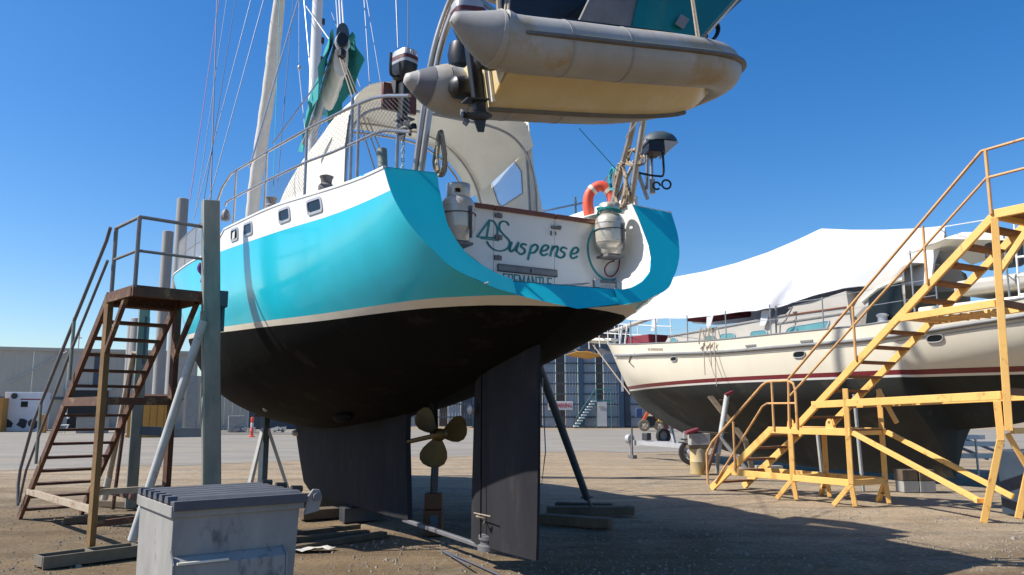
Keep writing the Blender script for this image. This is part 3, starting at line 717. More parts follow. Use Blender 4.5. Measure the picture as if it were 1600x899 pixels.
# ---- masts, boom, sails, rigging
mb = MB(); mb.tube([BF(8.9, 0, 4.3), BF(8.85, 0, 19)], .085, 12, sq=1.25); mast = mb.build('mast', 'alloy', yacht)
for py in (30, 60, 90):
    p = BF(8.85, .1, 9.6 - (py - 0) / 150 * 2); mb = MB(); mb.obox(p, BF.x * .03, BF.y * .04, BF.z * .06); mb.build('mast_fitting', 'darkgrey', mast)
Be, Bg = BF(4.94, -.71, 7.05), BF(8.75, 0, 7.0)
bd = (Be - Bg).normalized()
mb = MB(); mb.tube([Bg, Be], .085, 14, sq=1.9); boom = mb.build('boom', 'silver', yacht)
mb = MB(); mb.tube([Be + bd * -.01 - V((0, 0, 0)), Be + bd * .025], .095, 16, sq=2.0); mb.build('boom_end', 'bluegrey', boom)
mb = MB(); mb.tube([Be + bd * .02 - BF.z * .075, Be + bd * .035 - BF.z * .075], .08, 14, sq=1.3); mb.build('boom_socket', 'black', boom)
nb = V((-bd.y, bd.x, 0)).normalized()
if nb.dot(V((1, 0, 0))) < 0: nb = -nb
def cover(sd, drop, name):
    rows = []
    for i in range(15):
        t = .10 + .89 * i / 14; c0 = lerp(Bg, Be, t); r = []
        for j in range(9):
            s = j / 8; sag = drop * (.75 + .25 * math.sin(i * .7))
            r.append(c0 + nb * sd * (.11 + .19 * s ** .7 + .035 * math.sin(i * 1.9 + j * .8)) + BF.z * (.10 - sag * s))
        rows.append(r)
    mb = MB(); mb.slab(rows, nb * .008); return mb.build(name, 'sailteal', boom, smooth=60)
cover(-1, .95, 'sail_cover'); cover(1, .62, 'sail_cover')
rows = []
for i in range(10):
    t = .62 + .36 * i / 9; c0 = lerp(Bg, Be, t)
    r = [c0 + nb * (.115 * math.cos(2 * math.pi * j / 12) * (1 + .12 * math.sin(i * 2 + j))) + BF.z * (-.34 + .27 * math.sin(2 * math.pi * j / 12)) for j in range(12)]
    rows.append(r)
mb = MB(); mb.grid(rows, closed=True); mb.add(rows[-1], [tuple(range(12))]); mb.build('furled_mainsail', 'sailwhite', boom, smooth=60)
mb = MB(); mb.lathe(Be - BF.z * .36, BF.z, [(.03, 0), (.06, .03), (.06, .12), (.03, .15)], 8); mb.build('mainsheet_block', 'black', boom)
for dx, (bx, by) in ((-.03, (2.95, -.75)), (.0, (3.0, -.6)), (.03, (3.1, -.45))):
    mb = MB(); mb.tube([Be - BF.z * .36 + BF.y * dx, BF(bx, by, 4.1)], .009, 5); mb.build('mainsheet', 'rope', yacht)
mb = MB(); mb.tube(cat([Be + BF.z * .13, Be + BF.y * .1 - BF.z * .12, Be - BF.z * .26, Be - BF.y * .1 - BF.z * .12, Be + BF.z * .13], 5), .018, 6); mb.build('lashing', 'ropew', yacht)
mb = MB(); pf = [BF(12.16, 0, 11.2), BF(12.75, .02, 9.6), BF(13.3, 0, 8.2), BF(13.75, -.02, 7.0), BF(14.1, 0, 6.0), BF(14.35, 0, 5.3)]
pf = [BF(9.2, 0, 19)] + pf
mb.tube(cat(pf, 6), .2, 10, rs=[.05 + .115 * min(1, k / 8) * (1 - .75 * max(0, (k - 27) / 9)) + .008 * math.sin(k * 2.1) for k in range(37)]); mb.build('furled_headsail', 'sailwhite', yacht, smooth=60)
RIG = [((297, 312), (342, 0), 'pinkrope', .008, -2.1, -1.35), ((306, 330), (354, 0), 'wire', .007, -2.1, -1.35), ((329, 318), (339, 0), 'wiredark', .011, -2.1, -1.35), ((302, 345), (392, 0), 'wire', .008, -2.15, -1.3),
       ((326, 315), (412, 0), 'wire', .008, -2.1, -1.2), ((318, 318), (368, 0), 'wiredark', .006, -2.15, -1.3), ((427, 300), (437, 0), 'ropeteal', .006, -1.6, -.8), ((434, 285), (458, 0), 'wiredark', .006, -1.6, -.6), ((390, 262), (466, 0), 'wire', .014, -1.9, -.7),
       ((477, 205), (467, 106), 'wire', .008, -1.0, -.7), ((467, 106), (467, 0), 'wire', .004, -.7, -.4), ((487, 135), (475, 0), 'wire', .009, -.3, -.2), ((426, 225), (519, 98), 'wire', .012, -1.5, -.75),
       ((520, 70), (478, 10), 'ropew', .011, -.7, -.1), ((578, 135), (569, 0), 'wire', .008, 0, 0), ((596, 136), (573, 0), 'wire', .006, .1, 0), ((563, 136), (518, 20), 'wiredark', .006, 0, 0),
       ((532, 42), (530, 0), 'ropew', .012, -.7, -.55), ((537, 42), (534, 0), 'ropew', .012, -.68, -.5), ((529, 55), (525, 0), 'ropew', .008, -.7, -.5), ((622, 75), (619, 0), 'wire', .006, -1.6, -1.6), ((638, 72), (638, 0), 'wiredark', .006, -1.2, -1.0)]
M['pinkrope'] = mat('mauve_rope', (.42, .22, .34), (.32, .16, .26), scale=30, rough=.8)
for (x0, y0), (x1, y1), m, r, v0, v1 in RIG:
    p, q = BF.px(x0, y0, 1, v0), BF.px(x1, y1, 1, v1)
    e = q + (q - p) * (.8 if y1 == 0 else 0)
    mb = MB(); mb.tube([p, e], r, 5); mb.build('shroud', m, yacht)
mb = MB(); p = BF.px(468, 106, 1, -.7); mb.lathe(p - V((0, 0, .05)), (0, 0, 1), [(.01, 0), (.035, .03), (.035, .07), (.01, .1)], 8); mb.build('rigging_block', 'silver', yacht)
mb = MB(); p = BF.px(475, 225, 1, -1.5); mb.tube([p, BF.px(490, 185, 1, -1.5)], .03, 6); mb.tube([BF.px(547, 180, 1, -1.85), BF.px(540, 230, 1, -1.85)], .012, 5); mb.build('winch_handle', 'midgrey', yacht)
for px, py in ((424, 318), (510, 286)):
    mb = MB(); p = BF.px(px, py, 1, -1.75 if px < 500 else -1.6); mb.lathe(p - V((0, 0, .08)), (0, 0, 1), [(.09, 0), (.09, .04), (.06, .07), (.065, .12), (.08, .15), (.03, .17)], 12); mb.build('winch', 'steelgrey', yacht)
mb = MB(); p = BF.px(598, 262, 1, -1.35); q = BF.px(597, 234, 1, -1.35); mb.tube([p, q], .05, 10); mb.build('bollard', 'galv', yacht)
mb = MB(); p = BF.px(352, 345, 1, -2.15); mb.lathe(p, (0, 0, 1), [(.05, 0), (.07, .04), (.05, .12), (.02, .16)], 8); mb.build('fairlead', 'steelgrey', yacht)

# ---- davit arches at the stern
def davit(sd, m='stainless'):
    for off in (0.0, .16):
        pts = [BF(.95 + off * .3, sd * (1.16 + off * .25), 3.74), BF(.85 + off * .4, sd * (1.10 + off * .25), 4.5), BF(.72 + off * .4, sd * (1.06 + off * .25), 5.05), BF(.45 + off * .8, sd * (.98 + off * .25), 5.5), BF(-.1 + off, sd * (.92 + off * .25), 5.86), BF(-.9 + off, sd * (.9 + off * .25), 6.02)]
        mb = MB(); mb.tube(cat(pts, 6), .032, 10); mb.build('davit', m, yacht)
davit(-1)
for pts in ([BF(.95, 1.12, 3.72), BF(.82, 1.15, 4.13), BF(.58, 1.15, 4.6), BF(.4, 1.1, 5.0), BF(.2, 1.0, 5.5), BF(-.2, .95, 5.9), BF(-.9, .92, 6.02)], [BF(.66, 1.16, 3.78), BF(.62, 1.16, 3.9), BF(.42, 1.16, 4.58), BF(.25, 1.12, 5.0), BF(.0, 1.02, 5.5), BF(-.4, .95, 5.8), BF(-.95, .92, 5.92)]):
    mb = MB(); mb.tube(cat(pts, 6), .036, 10); mb.build('davit', 'stainless', yacht)
mb = MB(); mb.tube([BF(-.3, -1.0, 5.98), BF(-.3, 1.0, 5.98)], .03, 8); mb.tube([BF(.5, -1.0, 5.55), BF(.5, 1.0, 5.55)], .03, 8); mb.build('davit_crossbar', 'stainless', yacht)
mb = MB(); mb.tube([BF.px(978, 215, 1, 1.1), BF.px(1000, 185, 1, 1.1)], .01, 5); mb.tube([BF(.9, 1.12, 3.75), BF(.75, 1.3, 4.3)], .02, 6); mb.build('davit_brace', 'stainless', yacht)
for x0, y0, x1, y1 in ((904, 200, 962, 264), ):
    mb = MB(); mb.tube([BF.px(x0, y0, 1, .6), BF.px(x1, y1, 1, 1.2)], .005, 5); mb.build('lanyard', 'ropeteal', yacht)
# ------------------------------------------------------------------ things hung on the main yacht
def gas_bottle(p, label, ring_dark, grp='gas bottles strapped in the stern well'):
    t = thing('gas_bottle', label, 'gas bottle', p, grp)
    L = lambda x, z: (x, z)
    MB().lathe(p, (0, 0, 1), [(.10, .0), (.112, .015), (.112, .05), (.12, .07), (.152, .10), (.158, .13), (.158, .33), (.15, .375), (.125, .415), (.08, .44), (.04, .452)], 24).build('body', 'gas', t)
    for z in (.13, .33):
        mb = MB(); mb.tube([p + V((math.cos(a * .3) * .158, math.sin(a * .3) * .158, z)) for a in range(21)], .005, 5, closed=True); mb.build('weld_ring', 'gas', t)
    mb = MB(); n = 24; rows = []
    for z in (.41, .45, .49, .55):
        rows.append([p + V((.108 * math.cos(2 * math.pi * k / n), .108 * math.sin(2 * math.pi * k / n), z)) for k in range(n)])
    k0 = len(mb.v)
    vs = [q for r in rows for q in r]; fs = []
    for i in range(3):
        for j in range(n):
            if i == 1 and j % 8 in (1, 2): continue
            fs.append((i * n + j, i * n + (j + 1) % n, (i + 1) * n + (j + 1) % n, (i + 1) * n + j))
    mb.add(vs, fs)
    co = mb.build('collar', 'gas', t); sd = co.modifiers.new('thick', 'SOLIDIFY'); sd.thickness = .008
    MB().lathe(p + V((0, 0, .45)), (0, 0, 1), [(.025, 0), (.025, .05), (.015, .055), (.035, .06), (.035, .085)], 10).build('valve', 'bronze', t)
    MB().tube([p + V((math.cos(a * .3) * .161, math.sin(a * .3) * .161  , .26)) for a in range(21)], .012, 4, closed=True, sq=.4).build('strap', 'darkgrey', t)
    MB().obox(p + V((0, 0, -.02)), BF.y * .11, BF.x * .10, BF.z * .012).build('shelf', 'steelgrey', t, smooth=0)
    mb = MB(); c = p + BF.y * .05 - BF.x * .165 + V((0, 0, .18)); mb.bar(c - BF.z * .16, c + BF.z * .14, .03, .012); mb.build('bracket', 'steelgrey' if not ring_dark else 'darkgrey', t, smooth=0)
    return t
gas_bottle(BF(.62, -.905, 3.13), 'grey gas bottle in the shade of the port quarter, left of the Suspense lettering', True)
gas_bottle(BF(.70, .915, 3.20), 'gas bottle with a teal hose round it, right of the Suspense lettering', False)
c0 = BF(.55, .80, 3.0)
mb = MB(); mb.tube(cat([BF.px(px, py, 0, .80) for px, py in ((935, 350), (921, 372), (919, 395), (926, 418), (940, 434), (955, 438), (970, 431), (983, 412), (986, 395), (981, 380), (976, 376))], 6), .0125, 8)
mb.tube([BF(.70, .915, 3.66) + V((math.cos(a * .42) * .125, math.sin(a * .42) * .125, .018 * math.sin(a * .42 * 2))) for a in range(15)], .012, 6, closed=True)
mb.tube([BF(.70, .915, 3.685) + V((math.cos(a * .42 + 1) * .128, math.sin(a * .42 + 1) * .128, .02 * math.sin(a * .42))) for a in range(15)], .012, 6, closed=True)
solo(mb, 'hose', 'hose', 'teal hose looped in a big ring around the right hand gas bottle', 'hose')
mb = MB(); mb.tube(cat([BF.px(px, py, 0, .80) for px, py in ((968, 406), (966, 420), (958, 431), (948, 430), (945, 420), (951, 411), (960, 408))], 5), .008, 6)
solo(mb, 'gas_line', 'redstripe', 'thin dark red gas line looped below the right hand gas bottle', 'hose')
mb = MB(); mb.tube(cat([BF.px(px, py, 0, .62) for px, py in ((697, 350), (704, 362), (712, 370), (718, 378), (721, 386))], 5), .010, 6)
solo(mb, 'gas_line', 'maroon', 'thin maroon gas line curving below the left hand gas bottle', 'hose')

# lifebuoy: horseshoe
lc = BF.px(938, 312, 1, 1.32)
t = thing('lifebuoy', 'orange horseshoe lifebuoy hung on the starboard stern rail', 'lifebuoy', lc)
fx = (BF.y * .80 + BF.x * -.6).normalized(); 
pts = [lc + fx * (-.13) + V((0, 0, -.20)), lc + fx * (-.145) + V((0, 0, -.05)), lc + fx * -.12 + V((0, 0, .08)), lc + fx * -.03 + V((0, 0, .155)), lc + fx * .05 + V((0, 0, .15)), lc + fx * .125 + V((0, 0, .06)), lc + fx * .14 + V((0, 0, -.07)), lc + fx * .125 + V((0, 0, -.20))]
MB().tube(cat(pts, 5), .062, 12).build('float', 'orange', t)
mb = MB()
for a in (12, 23):
    q = cat(pts, 5); d = (q[a + 1] - q[a - 1]).normalized(); mb.tube([q[a] - d * .02, q[a] + d * .02], .066, 12)
mb.build('reflective_band', 'boot', t)

# small outboard motors
def outboard(org, fx, up, label, s=1.0, tiller=True, lf=1.0, group='small outboard motors hung at the stern'):
    fr = Fr(org, fx, None, up); fr.y = fr.z.cross(fr.x).normalized()
    t = thing('outboard_motor', label, 'outboard', org, group)
    fz = lambda z: z if z > -.03 else z * lf
    fr0 = fr
    fr = lambda x, y, z: fr0(x, y, fz(z / s) * s)
    fr.x, fr.y, fr.z = fr0.x, fr0.y, fr0.z
    def loop(x0, x1, hw, z, n=20, p=.5):
        r = []
        for k in range(n):
            a = 2 * math.pi * k / n; c, q = math.cos(a), math.sin(a)
            r.append(fr(((x0 + x1) / 2 + (x1 - x0) / 2 * abs(c) ** p * (1 if c > 0 else -1)) * s, hw * abs(q) ** p * (1 if q > 0 else -1) * s, z * s))
        return r
    def skin(rows, nm, m, par=t):
        mb = MB(); mb.grid(rows, closed=True); mb.add(rows[0], [tuple(range(20))[::-1]]); mb.add(rows[-1], [tuple(range(20))]); return mb.build(nm, m, par, smooth=50)
    cw = skin([loop(-.17, .14, .115, .175), loop(-.17, .145, .12, .22), loop(-.16, .14, .112, .28), loop(-.15, .13, .104, .335), loop(-.142, .122, .098, .348)], 'cowling', 'silver')
    skin([loop(-.172, .147, .122, .215), loop(-.17, .146, .121, .262)], 'decal_band', 'maroon', cw)
    skin([loop(-.13, .11, .088, .346), loop(-.125, .105, .083, .358)], 'cowling_cap', 'darkgrey', cw)
    skin([loop(-.10, .07, .07, -.04), loop(-.145, .11, .105, .02), loop(-.165, .135, .115, .10), loop(-.172, .142, .12, .172)], 'lower_cowl', 'black')
    skin([loop(-.06, .05, .042, -.78), loop(-.07, .055, .045, -.45), loop(-.075, .06, .05, -.03)], 'leg', 'black')
    mb = MB(); mb.obox(fr(.03 * s, 0, -.62 * s), fr.x * .11 * s, fr.y * .07 * s, fr.z * .007 * s); mb.build('cavitation_plate', 'darkgrey', t)
    mb = MB(); mb.tube([fr(-.12 * s, 0, -.76 * s), fr(-.06 * s, 0, -.76 * s), fr(.06 * s, 0, -.76 * s), fr(.13 * s, 0, -.76 * s)], .05, 10, rs=[.015 * s, .045 * s, .05 * s, .03 * s])
    mb.prism([fr(-.06 * s, -.006, -.79 * s), fr(.07 * s, -.006, -.79 * s), fr(.04 * s, -.006, -.92 * s), fr(-.02 * s, -.006, -.92 * s)], fr.y * .012); mb.build('gearcase', 'darkgrey', t)
    pr = MB().tube([fr(.12 * s, 0, -.76 * s), fr(.18 * s, 0, -.76 * s)], .03 * s, 8).build('propeller', 'black', t)
    for k in range(3):
        a = k * 2.094 + .5; e = fr.y * math.cos(a) + fr.z * math.sin(a); f2 = fr.y * -math.sin(a) + fr.z * math.cos(a); c = fr(.145 * s, 0, -.76 * s)
        mb = MB(); mb.slab([[c + e * .02 * s - f2 * .02 * s, c + e * .02 * s + f2 * .02 * s], [c + e * .07 * s - f2 * .04 * s + fr.x * .015, c + e * .07 * s + f2 * .04 * s - fr.x * .015], [c + e * .105 * s - f2 * .015 * s, c + e * .105 * s + f2 * .02 * s]], fr.x * .004); mb.build('blade', 'silver' if k == 1 else 'black', pr)
    mb = MB(); mb.obox(fr(-.12 * s, 0, -.10 * s), fr.x * .05 * s, fr.y * .075 * s, fr.z * .09 * s); mb.tube([fr(-.16 * s, .05 * s, -.16 * s), fr(-.24 * s, .05 * s, -.16 * s)], .01 * s, 6); mb.tube([fr(-.16 * s, -.05 * s, -.16 * s), fr(-.24 * s, -.05 * s, -.16 * s)], .01 * s, 6); mb.build('clamp', 'darkgrey', t)
    if tiller:
        mb = MB(); mb.tube(cat([fr(.0 * s, -.10 * s, .01 * s), fr(-.02 * s, -.17 * s, .0), fr(-.02 * s, -.20 * s, .06 * s), fr(-.02 * s, -.20 * s, .27 * s)], 4), .018 * s, 8); mb.build('tiller', 'black', t)
    mb = MB(); mb.tube([fr(-.15 * s, -.01, .345 * s), fr(-.15 * s, -.01, .37 * s), fr(.05 * s, -.01, .385 * s), fr(.08 * s, -.01, .35 * s)], .008 * s, 6); mb.build('carry_handle', 'black', t)
    return t, fr
oc = BF.px(632, 124, 1, -1.42)
o1, of1 = outboard(oc, -BF.x * .85 + BF.y * .25, (0.02, 0, 1), 'outboard motor clamped to a timber pad on the port stern rail', .78, lf=.84)
mb = MB(); 
for c, q in (((.0, -.012), (.0, .03)), ((0, .03), (.022, .03)), ((0, -.012), (.022, -.012)), ((.022, -.012), (.022, .01)), ((.022, .01), (0, .01))):
    a = of1(.112, -.03 + c[0], .225 + c[1] * .8); b2 = of1(.112, -.03 + q[0], .225 + q[1] * .8); mb.bar(a, b2, .006, .006)
mb.build('numeral_six', 'white', o1, smooth=0)
mb = MB(); mb.fbox(Fr(oc - BF.z * .14, BF.x, BF.y), .10, .15, -.17, .17, -.14, .12); mb.build('motor_pad', 'timber', yacht, bevel=.006)
mb = MB(); mb.tube([oc + BF.x * .125 - BF.z * .1, BF(BF.loc(oc).x + .15, -1.42, 3.76)], .018, 8); mb.build('pad_post', 'stainless', yacht)
# chain below the outboard
mb = MB(); p = oc - BF.z * .56; pz = 3.76; k = 0
while p.z > pz:
    a = BF.y if k % 2 else BF.x
    mb.tube([p + a * .014 * math.cos(j * .785) - V((0, 0, .024)) * (1 + math.sin(j * .785)) for j in range(8)], .006, 5, closed=True); p = p - V((0, 0, .04)); k += 1
solo(mb, 'chain', 'galvlight', 'short galvanised chain hanging below the rail mounted outboard motor', 'chain')

# ---- inflatable dinghy on the davits
ya, pi_, ro = .487, .126, -.027
def rot(v):
    x, y, z = v
    y, z = y * math.cos(ro) - z * math.sin(ro), y * math.sin(ro) + z * math.cos(ro)
    x, z = x * math.cos(pi_) - z * math.sin(pi_), x * math.sin(pi_) + z * math.cos(pi_)
    return V((x * math.cos(ya) - y * math.sin(ya), x * math.sin(ya) + y * math.cos(ya), z))
RD = Fr((-.214, 5.803, 4.168), rot((1, 0, 0)), rot((0, 1, 0)), rot((0, 0, 1)))
SC = .95
def D(x, y, z): return RD(x * SC, y * SC, z * SC)
t = thing('inflatable_dinghy', 'grey inflatable dinghy with a yellowed rigid hull hung across the stern davits', 'dinghy', D(1.2, 0, 0))
half = [(-.14, .50, .024), (0, .50, 0), (.5, .50, 0), (1.0, .50, .0), (1.5, .49, .01), (1.93, .43, .04), (2.22, .31, .08), (2.39, .16, .11), (2.45, 0, .12)]
rad = [.214, .215, .215, .215, .215, .21, .205, .20, .195]
full = [D(x, y, z) for x, y, z in half] + [D(x, -y, z + (.06 if x < -.4 else .02 if x < -.1 else 0)) for x, y, z in half[-2::-1]]
fr_ = rad + rad[-2::-1]
def resample(pts, rr, n):
    P = cat(pts, n); out = []
    for i in range(len(rr) - 1):
        for k in range(n): out.append(rr[i] + (rr[i + 1] - rr[i]) * k / n)
    return P, [r * SC for r in out + [rr[-1]]]
P, RR = resample(full, fr_, 5)
MB().tube(P, .2, 20, rs=RR).build('tube', 'hypalon', t, smooth=60)
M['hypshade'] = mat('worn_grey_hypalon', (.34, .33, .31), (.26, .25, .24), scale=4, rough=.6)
for sgn in (1, -1):
    e_ = .06 if sgn < 0 else 0.0
    def cone(x0, x1, d):
        k = 10; xs = [x0 + (x1 - x0) * q / k for q in range(k + 1)]
        f = lambda x: (x + .14) / -.34                                 # 0 at the tube, 1 at the tip
        return [D(x, sgn * .50, .024 + (.075 + e_) * max(f(x), 0) ** 1.3) for x in xs], [(.2165 * (1 - max(f(x), 0) ** 1.25) + .042 * max(f(x), 0) + d) * SC for x in xs]
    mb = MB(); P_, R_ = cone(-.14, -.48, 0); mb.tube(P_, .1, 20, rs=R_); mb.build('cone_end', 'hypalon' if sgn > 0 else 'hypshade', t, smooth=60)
    mb = MB(); P_, R_ = cone(-.27, -.40, .0035) if sgn > 0 else cone(-.14, -.17, .003); mb.tube(P_, .1, 20, rs=R_); mb.build('cone_patch', 'hypgrey' if sgn > 0 else 'hypalon', t, smooth=60)
for x in (.42, .97):
    for sgn in (1, -1):
        mb = MB(); yy = .50 if x < 1.6 else .482; mb.tube([D(x - .012, sgn * yy, .0), D(x + .012, sgn * yy, .0)], .1, 20, rs=[.2185 * SC, .2185 * SC]); mb.build('seam_band', 'hypshade', t)
# rubbing strake along the outside, keel strakes, grab lines
sx = [(.0, .50, 0), (.5, .50, 0), (1.0, .50, .0), (1.5, .49, .01), (1.93, .43, .04), (2.22, .31, .08), (2.39, .16, .11), (2.45, 0, .12)]
for off, hh, m in ((.0, .042, 'rubstrake'), (.03, .010, 'rib')):
    q = []
    sxx = sx + [(x, -y, z) for x, y, z in sx[-2::-1]]
    for i, (x, y, z) in enumerate(sxx):
        a = sxx[max(i - 1, 0)]; b2 = sxx[min(i + 1, len(sxx) - 1)]; d = V((b2[0] - a[0], b2[1] - a[1], 0)).normalized(); nrm = V((-d.y, d.x, 0))
        r = .203 if i not in (0, len(sxx) - 1) else .19
        q.append(D(x + nrm.x * r * 1.0, y + nrm.y * r * 1.0, z - .01 + off))
    mb = MB(); mb.tube(cat(q, 5), hh, 6, sq=.5); mb.build('rubbing_strake', m, t)
# rigid V hull
hx = [0, .3, .75, 1.2, 1.58, 1.9, 2.13, 2.32]
kz = sm(hx, [-.32, -.32, -.32, -.315, -.30, -.27, -.21, -.08]); hw = sm(hx, [.42, .42, .42, .41, .39, .33, .24, .07]); cz = sm(hx, [-.14, -.14, -.14, -.14, -.12, -.08, -.03, .01])
rows = []
for x in [i * .0928 for i in range(26)]:
    r = []
    for s in (-1, -.8, -.6, -.55, -.3, 0, .3, .55, .6, .8, 1):
        zz = kz(x) + (cz(x) - kz(x)) * abs(s) ** 1.15
        r.append(D(x, s * hw(x), zz))
    rows.append(r)
mb = MB(); mb.grid(rows); mb.build('rigid_hull', 'rib', t, smooth=25)
for sgn in (1, -1):
    mb = MB(); mb.tube([D(x, sgn * (hw(x) + .012), cz(x) - .012) for x in [i * .0928 for i in range(1, 25)]], .022, 6); mb.build('hull_seam', 'rubstrake', t)
mb = MB(); mb.tube([D(x, 0, kz(x) - .008) for x in [i * .0928 for i in range(0, 23)]], .02, 6); mb.build('keel_strip', 'rubstrake', t)
mb = MB(); mb.prism([D(0, -.45, .16), D(0, -.44, -.09), D(0, 0, -.32), D(0, .44, -.09), D(0, .45, .16)], D(.045, 0, 0) - D(0, 0, 0)); mb.build('transom', 'rib', t, smooth=0)
mb = MB()
for yy in (-.10, .04): mb.obox(D(-.012, yy, -.16), RD.x * .012, RD.y * .02, RD.z * .14)
mb.build('transom_knee', 'boot', t, smooth=0)
for yy, zz in ((-.27, -.02), (.24, -.06)):
    MB().lathe(D(-.02, yy, zz), -RD.x, [(.085, 0), (.095, .05), (.085, .14), (.05, .17), (.01, .175)], 16).build('rubber_fender', 'black', t)
MB().lathe(D(-.005, .14, -.22), -RD.x, [(.03, 0), (.03, .03), (.01, .035)], 10).build('drain_bung', 'black', t)
for sgn in (-1, ):
    q = []
    for k in range(9):
        x = .35 + k * .17; q.append(D(x, sgn * .50, .22 + (.012 if k in (0, 8) else .03)))
    mb = MB(); mb.tube(cat(q, 3), .009, 6); mb.build('grab_line', 'black', t)
for x in (.95, 1.05, 1.62, 2.02):
    mb = MB(); mb.tube([D(x - .03, -.50 * (1 if x < 1.7 else .88), .215), D(x + .03, -.50 * (1 if x < 1.7 else .88), .215)], .03, 6, sq=.4); mb.build('handle_patch', 'hypgrey', t)
mb = MB(); mb.lathe(D(2.1, -.36, .29), RD.z, [(.012, 0), (.012, .03), (.02, .035), (.012, .06)], 8); mb.build('cleat', 'black', t)
o2, of2 = outboard(D(-.10, -.02, .25), -RD.x, RD.z, 'outboard motor tilted down on the transom of the hanging inflatable dinghy', .82, tiller=False, lf=.98)
# falls holding the dinghy
for (a, b2), lab in (((D(-.05, -.50, .1), BF(-.5, -.95, 5.95)), 'rope fall from the left davit to the dinghy stern'), ((D(2.35, .0, .2), BF(-.5, 1.0, 5.95)), 'rope fall from the right davit to the dinghy bow')):
    mb = MB(); d = V((.012, 0, 0)); mb.tube([a + d, b2 + d * .4], .011, 6); mb.tube([a - d, b2 - d * .5], .011, 6); mb.tube([a + V((0, 0, -.03)), a + V((.02, .0, .05)), a + V((-.015, 0, .1))], .022, 7)
    solo(mb, 'rope', 'rope', lab, 'rope', group='ropes holding the dinghy')
mb = MB(); a = D(-.02, -.33, .16); mb.tube(cat([a + V((0, 0, .35)), a + V((.01, 0, .1)), a + V((-.02, 0, -.12)), a + V((.0, 0, -.22))], 4), .02, 7)
solo(mb, 'rope', 'rope', 'thick frayed rope hanging down beside the dinghy outboard', 'rope')

# ---- teal dinghy and navy panel stowed above the inflatable
tb = [(985, 66), (1092, 68), (1165, -14), (1150, -70), (1010, -60)]
Q = Fr(BF.px(1060, 40, 0, -.35), BF.y, BF.x * 1, (0, 0, 1))
def up(px, py, d=0.0): return BF.px(px, py, 0, -.35 + d)
t = thing('hard_dinghy', 'dark teal hard dinghy stowed bottom down above the inflatable', 'dinghy', up(1060, 40))
bot = [up(984, 62), up(1090, 68), up(1118, 36), up(1150, 0), up(1180, -36), up(1060, -80), up(1003, -30)]
mb = MB(); n = len(bot); cen = sum(bot, V((0, 0, 0))) / n
bk = [p + BF.x * .75 + V((0, 0, .35)) for p in bot]
ins = [lerp(p, cen, .12) - BF.x * .06 for p in bot]
mb.add(ins, [tuple(range(n))]); mb.grid([ins, bot], closed=True); mb.grid([bot, bk], closed=True)
mb.build('hull', 'tealhull', t, smooth=0)
mb = MB(); mb.tube([bot[k] - BF.x * .01 + BF.y * .008 for k in (1, 2, 3, 4)], .016, 6); mb.build('gunwale', 'boot', t)
mb = MB(); p0 = up(1066, 34, -.10); mb.obox(p0, (BF.y * .55 + BF.z * .84).normalized() * .07, (BF.y * .9 - BF.z * .2).normalized() * .055, BF.x * .006); mb.build('sticker', 'midgrey', t, smooth=0)
mb = MB(); mb.slab([[up(905, 33, .02), up(985, 62, .02)], [up(940, -40, .02), up(1010, -50, .02)]], BF.x * .04); mb.build('fabric_cover', 'hypgrey', t, smooth=0)
br = thing('bow_bracket', 'dark curved bracket beside the bow of the teal dinghy', 'bracket', up(1110, 60))
mb = MB(); mb.tube(cat([up(1092, 74, .05), up(1108, 66, .05), up(1118, 58, .05), up(1122, 46, .05), up(1118, 34, .05)], 5), .03, 8, sq=.6); mb.build('arm', 'navy', br)
mb = MB(); mb.bar(up(1122, 32, .02), up(1172, -14, .02), .05, .02); mb.build('bar', 'steelgrey', br)
t = thing('solar_panel', 'navy underside of the solar panel on the stern arch', 'solar panel', BF.px(860, 20, 0, .1))
def up2(px, py, d=0.0): return BF.px(px, py, 0, .1 + d)
mb = MB(); mb.slab([[up2(778, 22), up2(868, 47), up2(912, 38)], [up2(800, -60), up2(890, -60), up2(1000, -60)]], BF.x * .04); mb.build('panel', 'navy', t, smooth=0)
mb = MB(); mb.bar(up2(778, 23, -.02), up2(868, 48, -.02), .03); mb.bar(up2(868, 48, -.02), up2(925, 0, -.02), .03); mb.bar(up2(925, 0, -.02), up2(990, -55, -.02), .03); mb.build('frame', 'black', t, smooth=0)
mb = MB(); mb.bar(up2(735, -10), up2(790, 30), .035); mb.build('support', 'stainless', t)
# spare dark fender behind the dinghy stern
mb = MB(); p = BF.px(722, 88, 0, .5); mb.lathe(p - V((0, 0, .16)), (0, 0, 1), [(.05, 0), (.12, .05), (.14, .15), (.12, .27), (.05, .32)], 14)
solo(mb, 'fender', 'black', 'black round fender hanging behind the dinghy outboard', 'fender')

# ---- rail barbecue
bc = BF.px(1028, 229, 1, 1.55)
t = thing('barbecue', 'kettle barbecue with a blue grey lid on the starboard stern rail', 'barbecue', bc)
F = Fr(bc, (BF.y * .92 - BF.x * .38), None); F.y = F.z.cross(F.x)
mb = MB(); mb.fbox(F, -.15, .02, -.13, .13, -.10, .035); mb.build('fire_box', 'navy', t, bevel=.008)
rows = []
for z, k in ((.035, 1.0), (.08, .96), (.12, .80), (.15, .5)):
    rows.append([F(.02 + .20 * k * math.cos(2 * math.pi * j / 16), .16 * k * math.sin(2 * math.pi * j / 16), z) for j in range(16)])
mb = MB(); mb.grid(rows, closed=True); mb.add(rows[-1], [tuple(range(16))]); mb.add(rows[0], [tuple(range(16))[::-1]]); mb.build('lid', 'bluegrey', t, smooth=30)
mb = MB(); mb.prism([F(.03, -.13, .03), F(.21, -.1, .03), F(.05, -.1, -.12)], F.y * .22); mb.build('side_tray', 'silver', t, smooth=0)
mb = MB(); mb.tube([F(-.16, -.13, .02), F(-.16, .13, .02)], .018, 6); mb.build('handle', 'silver', t)
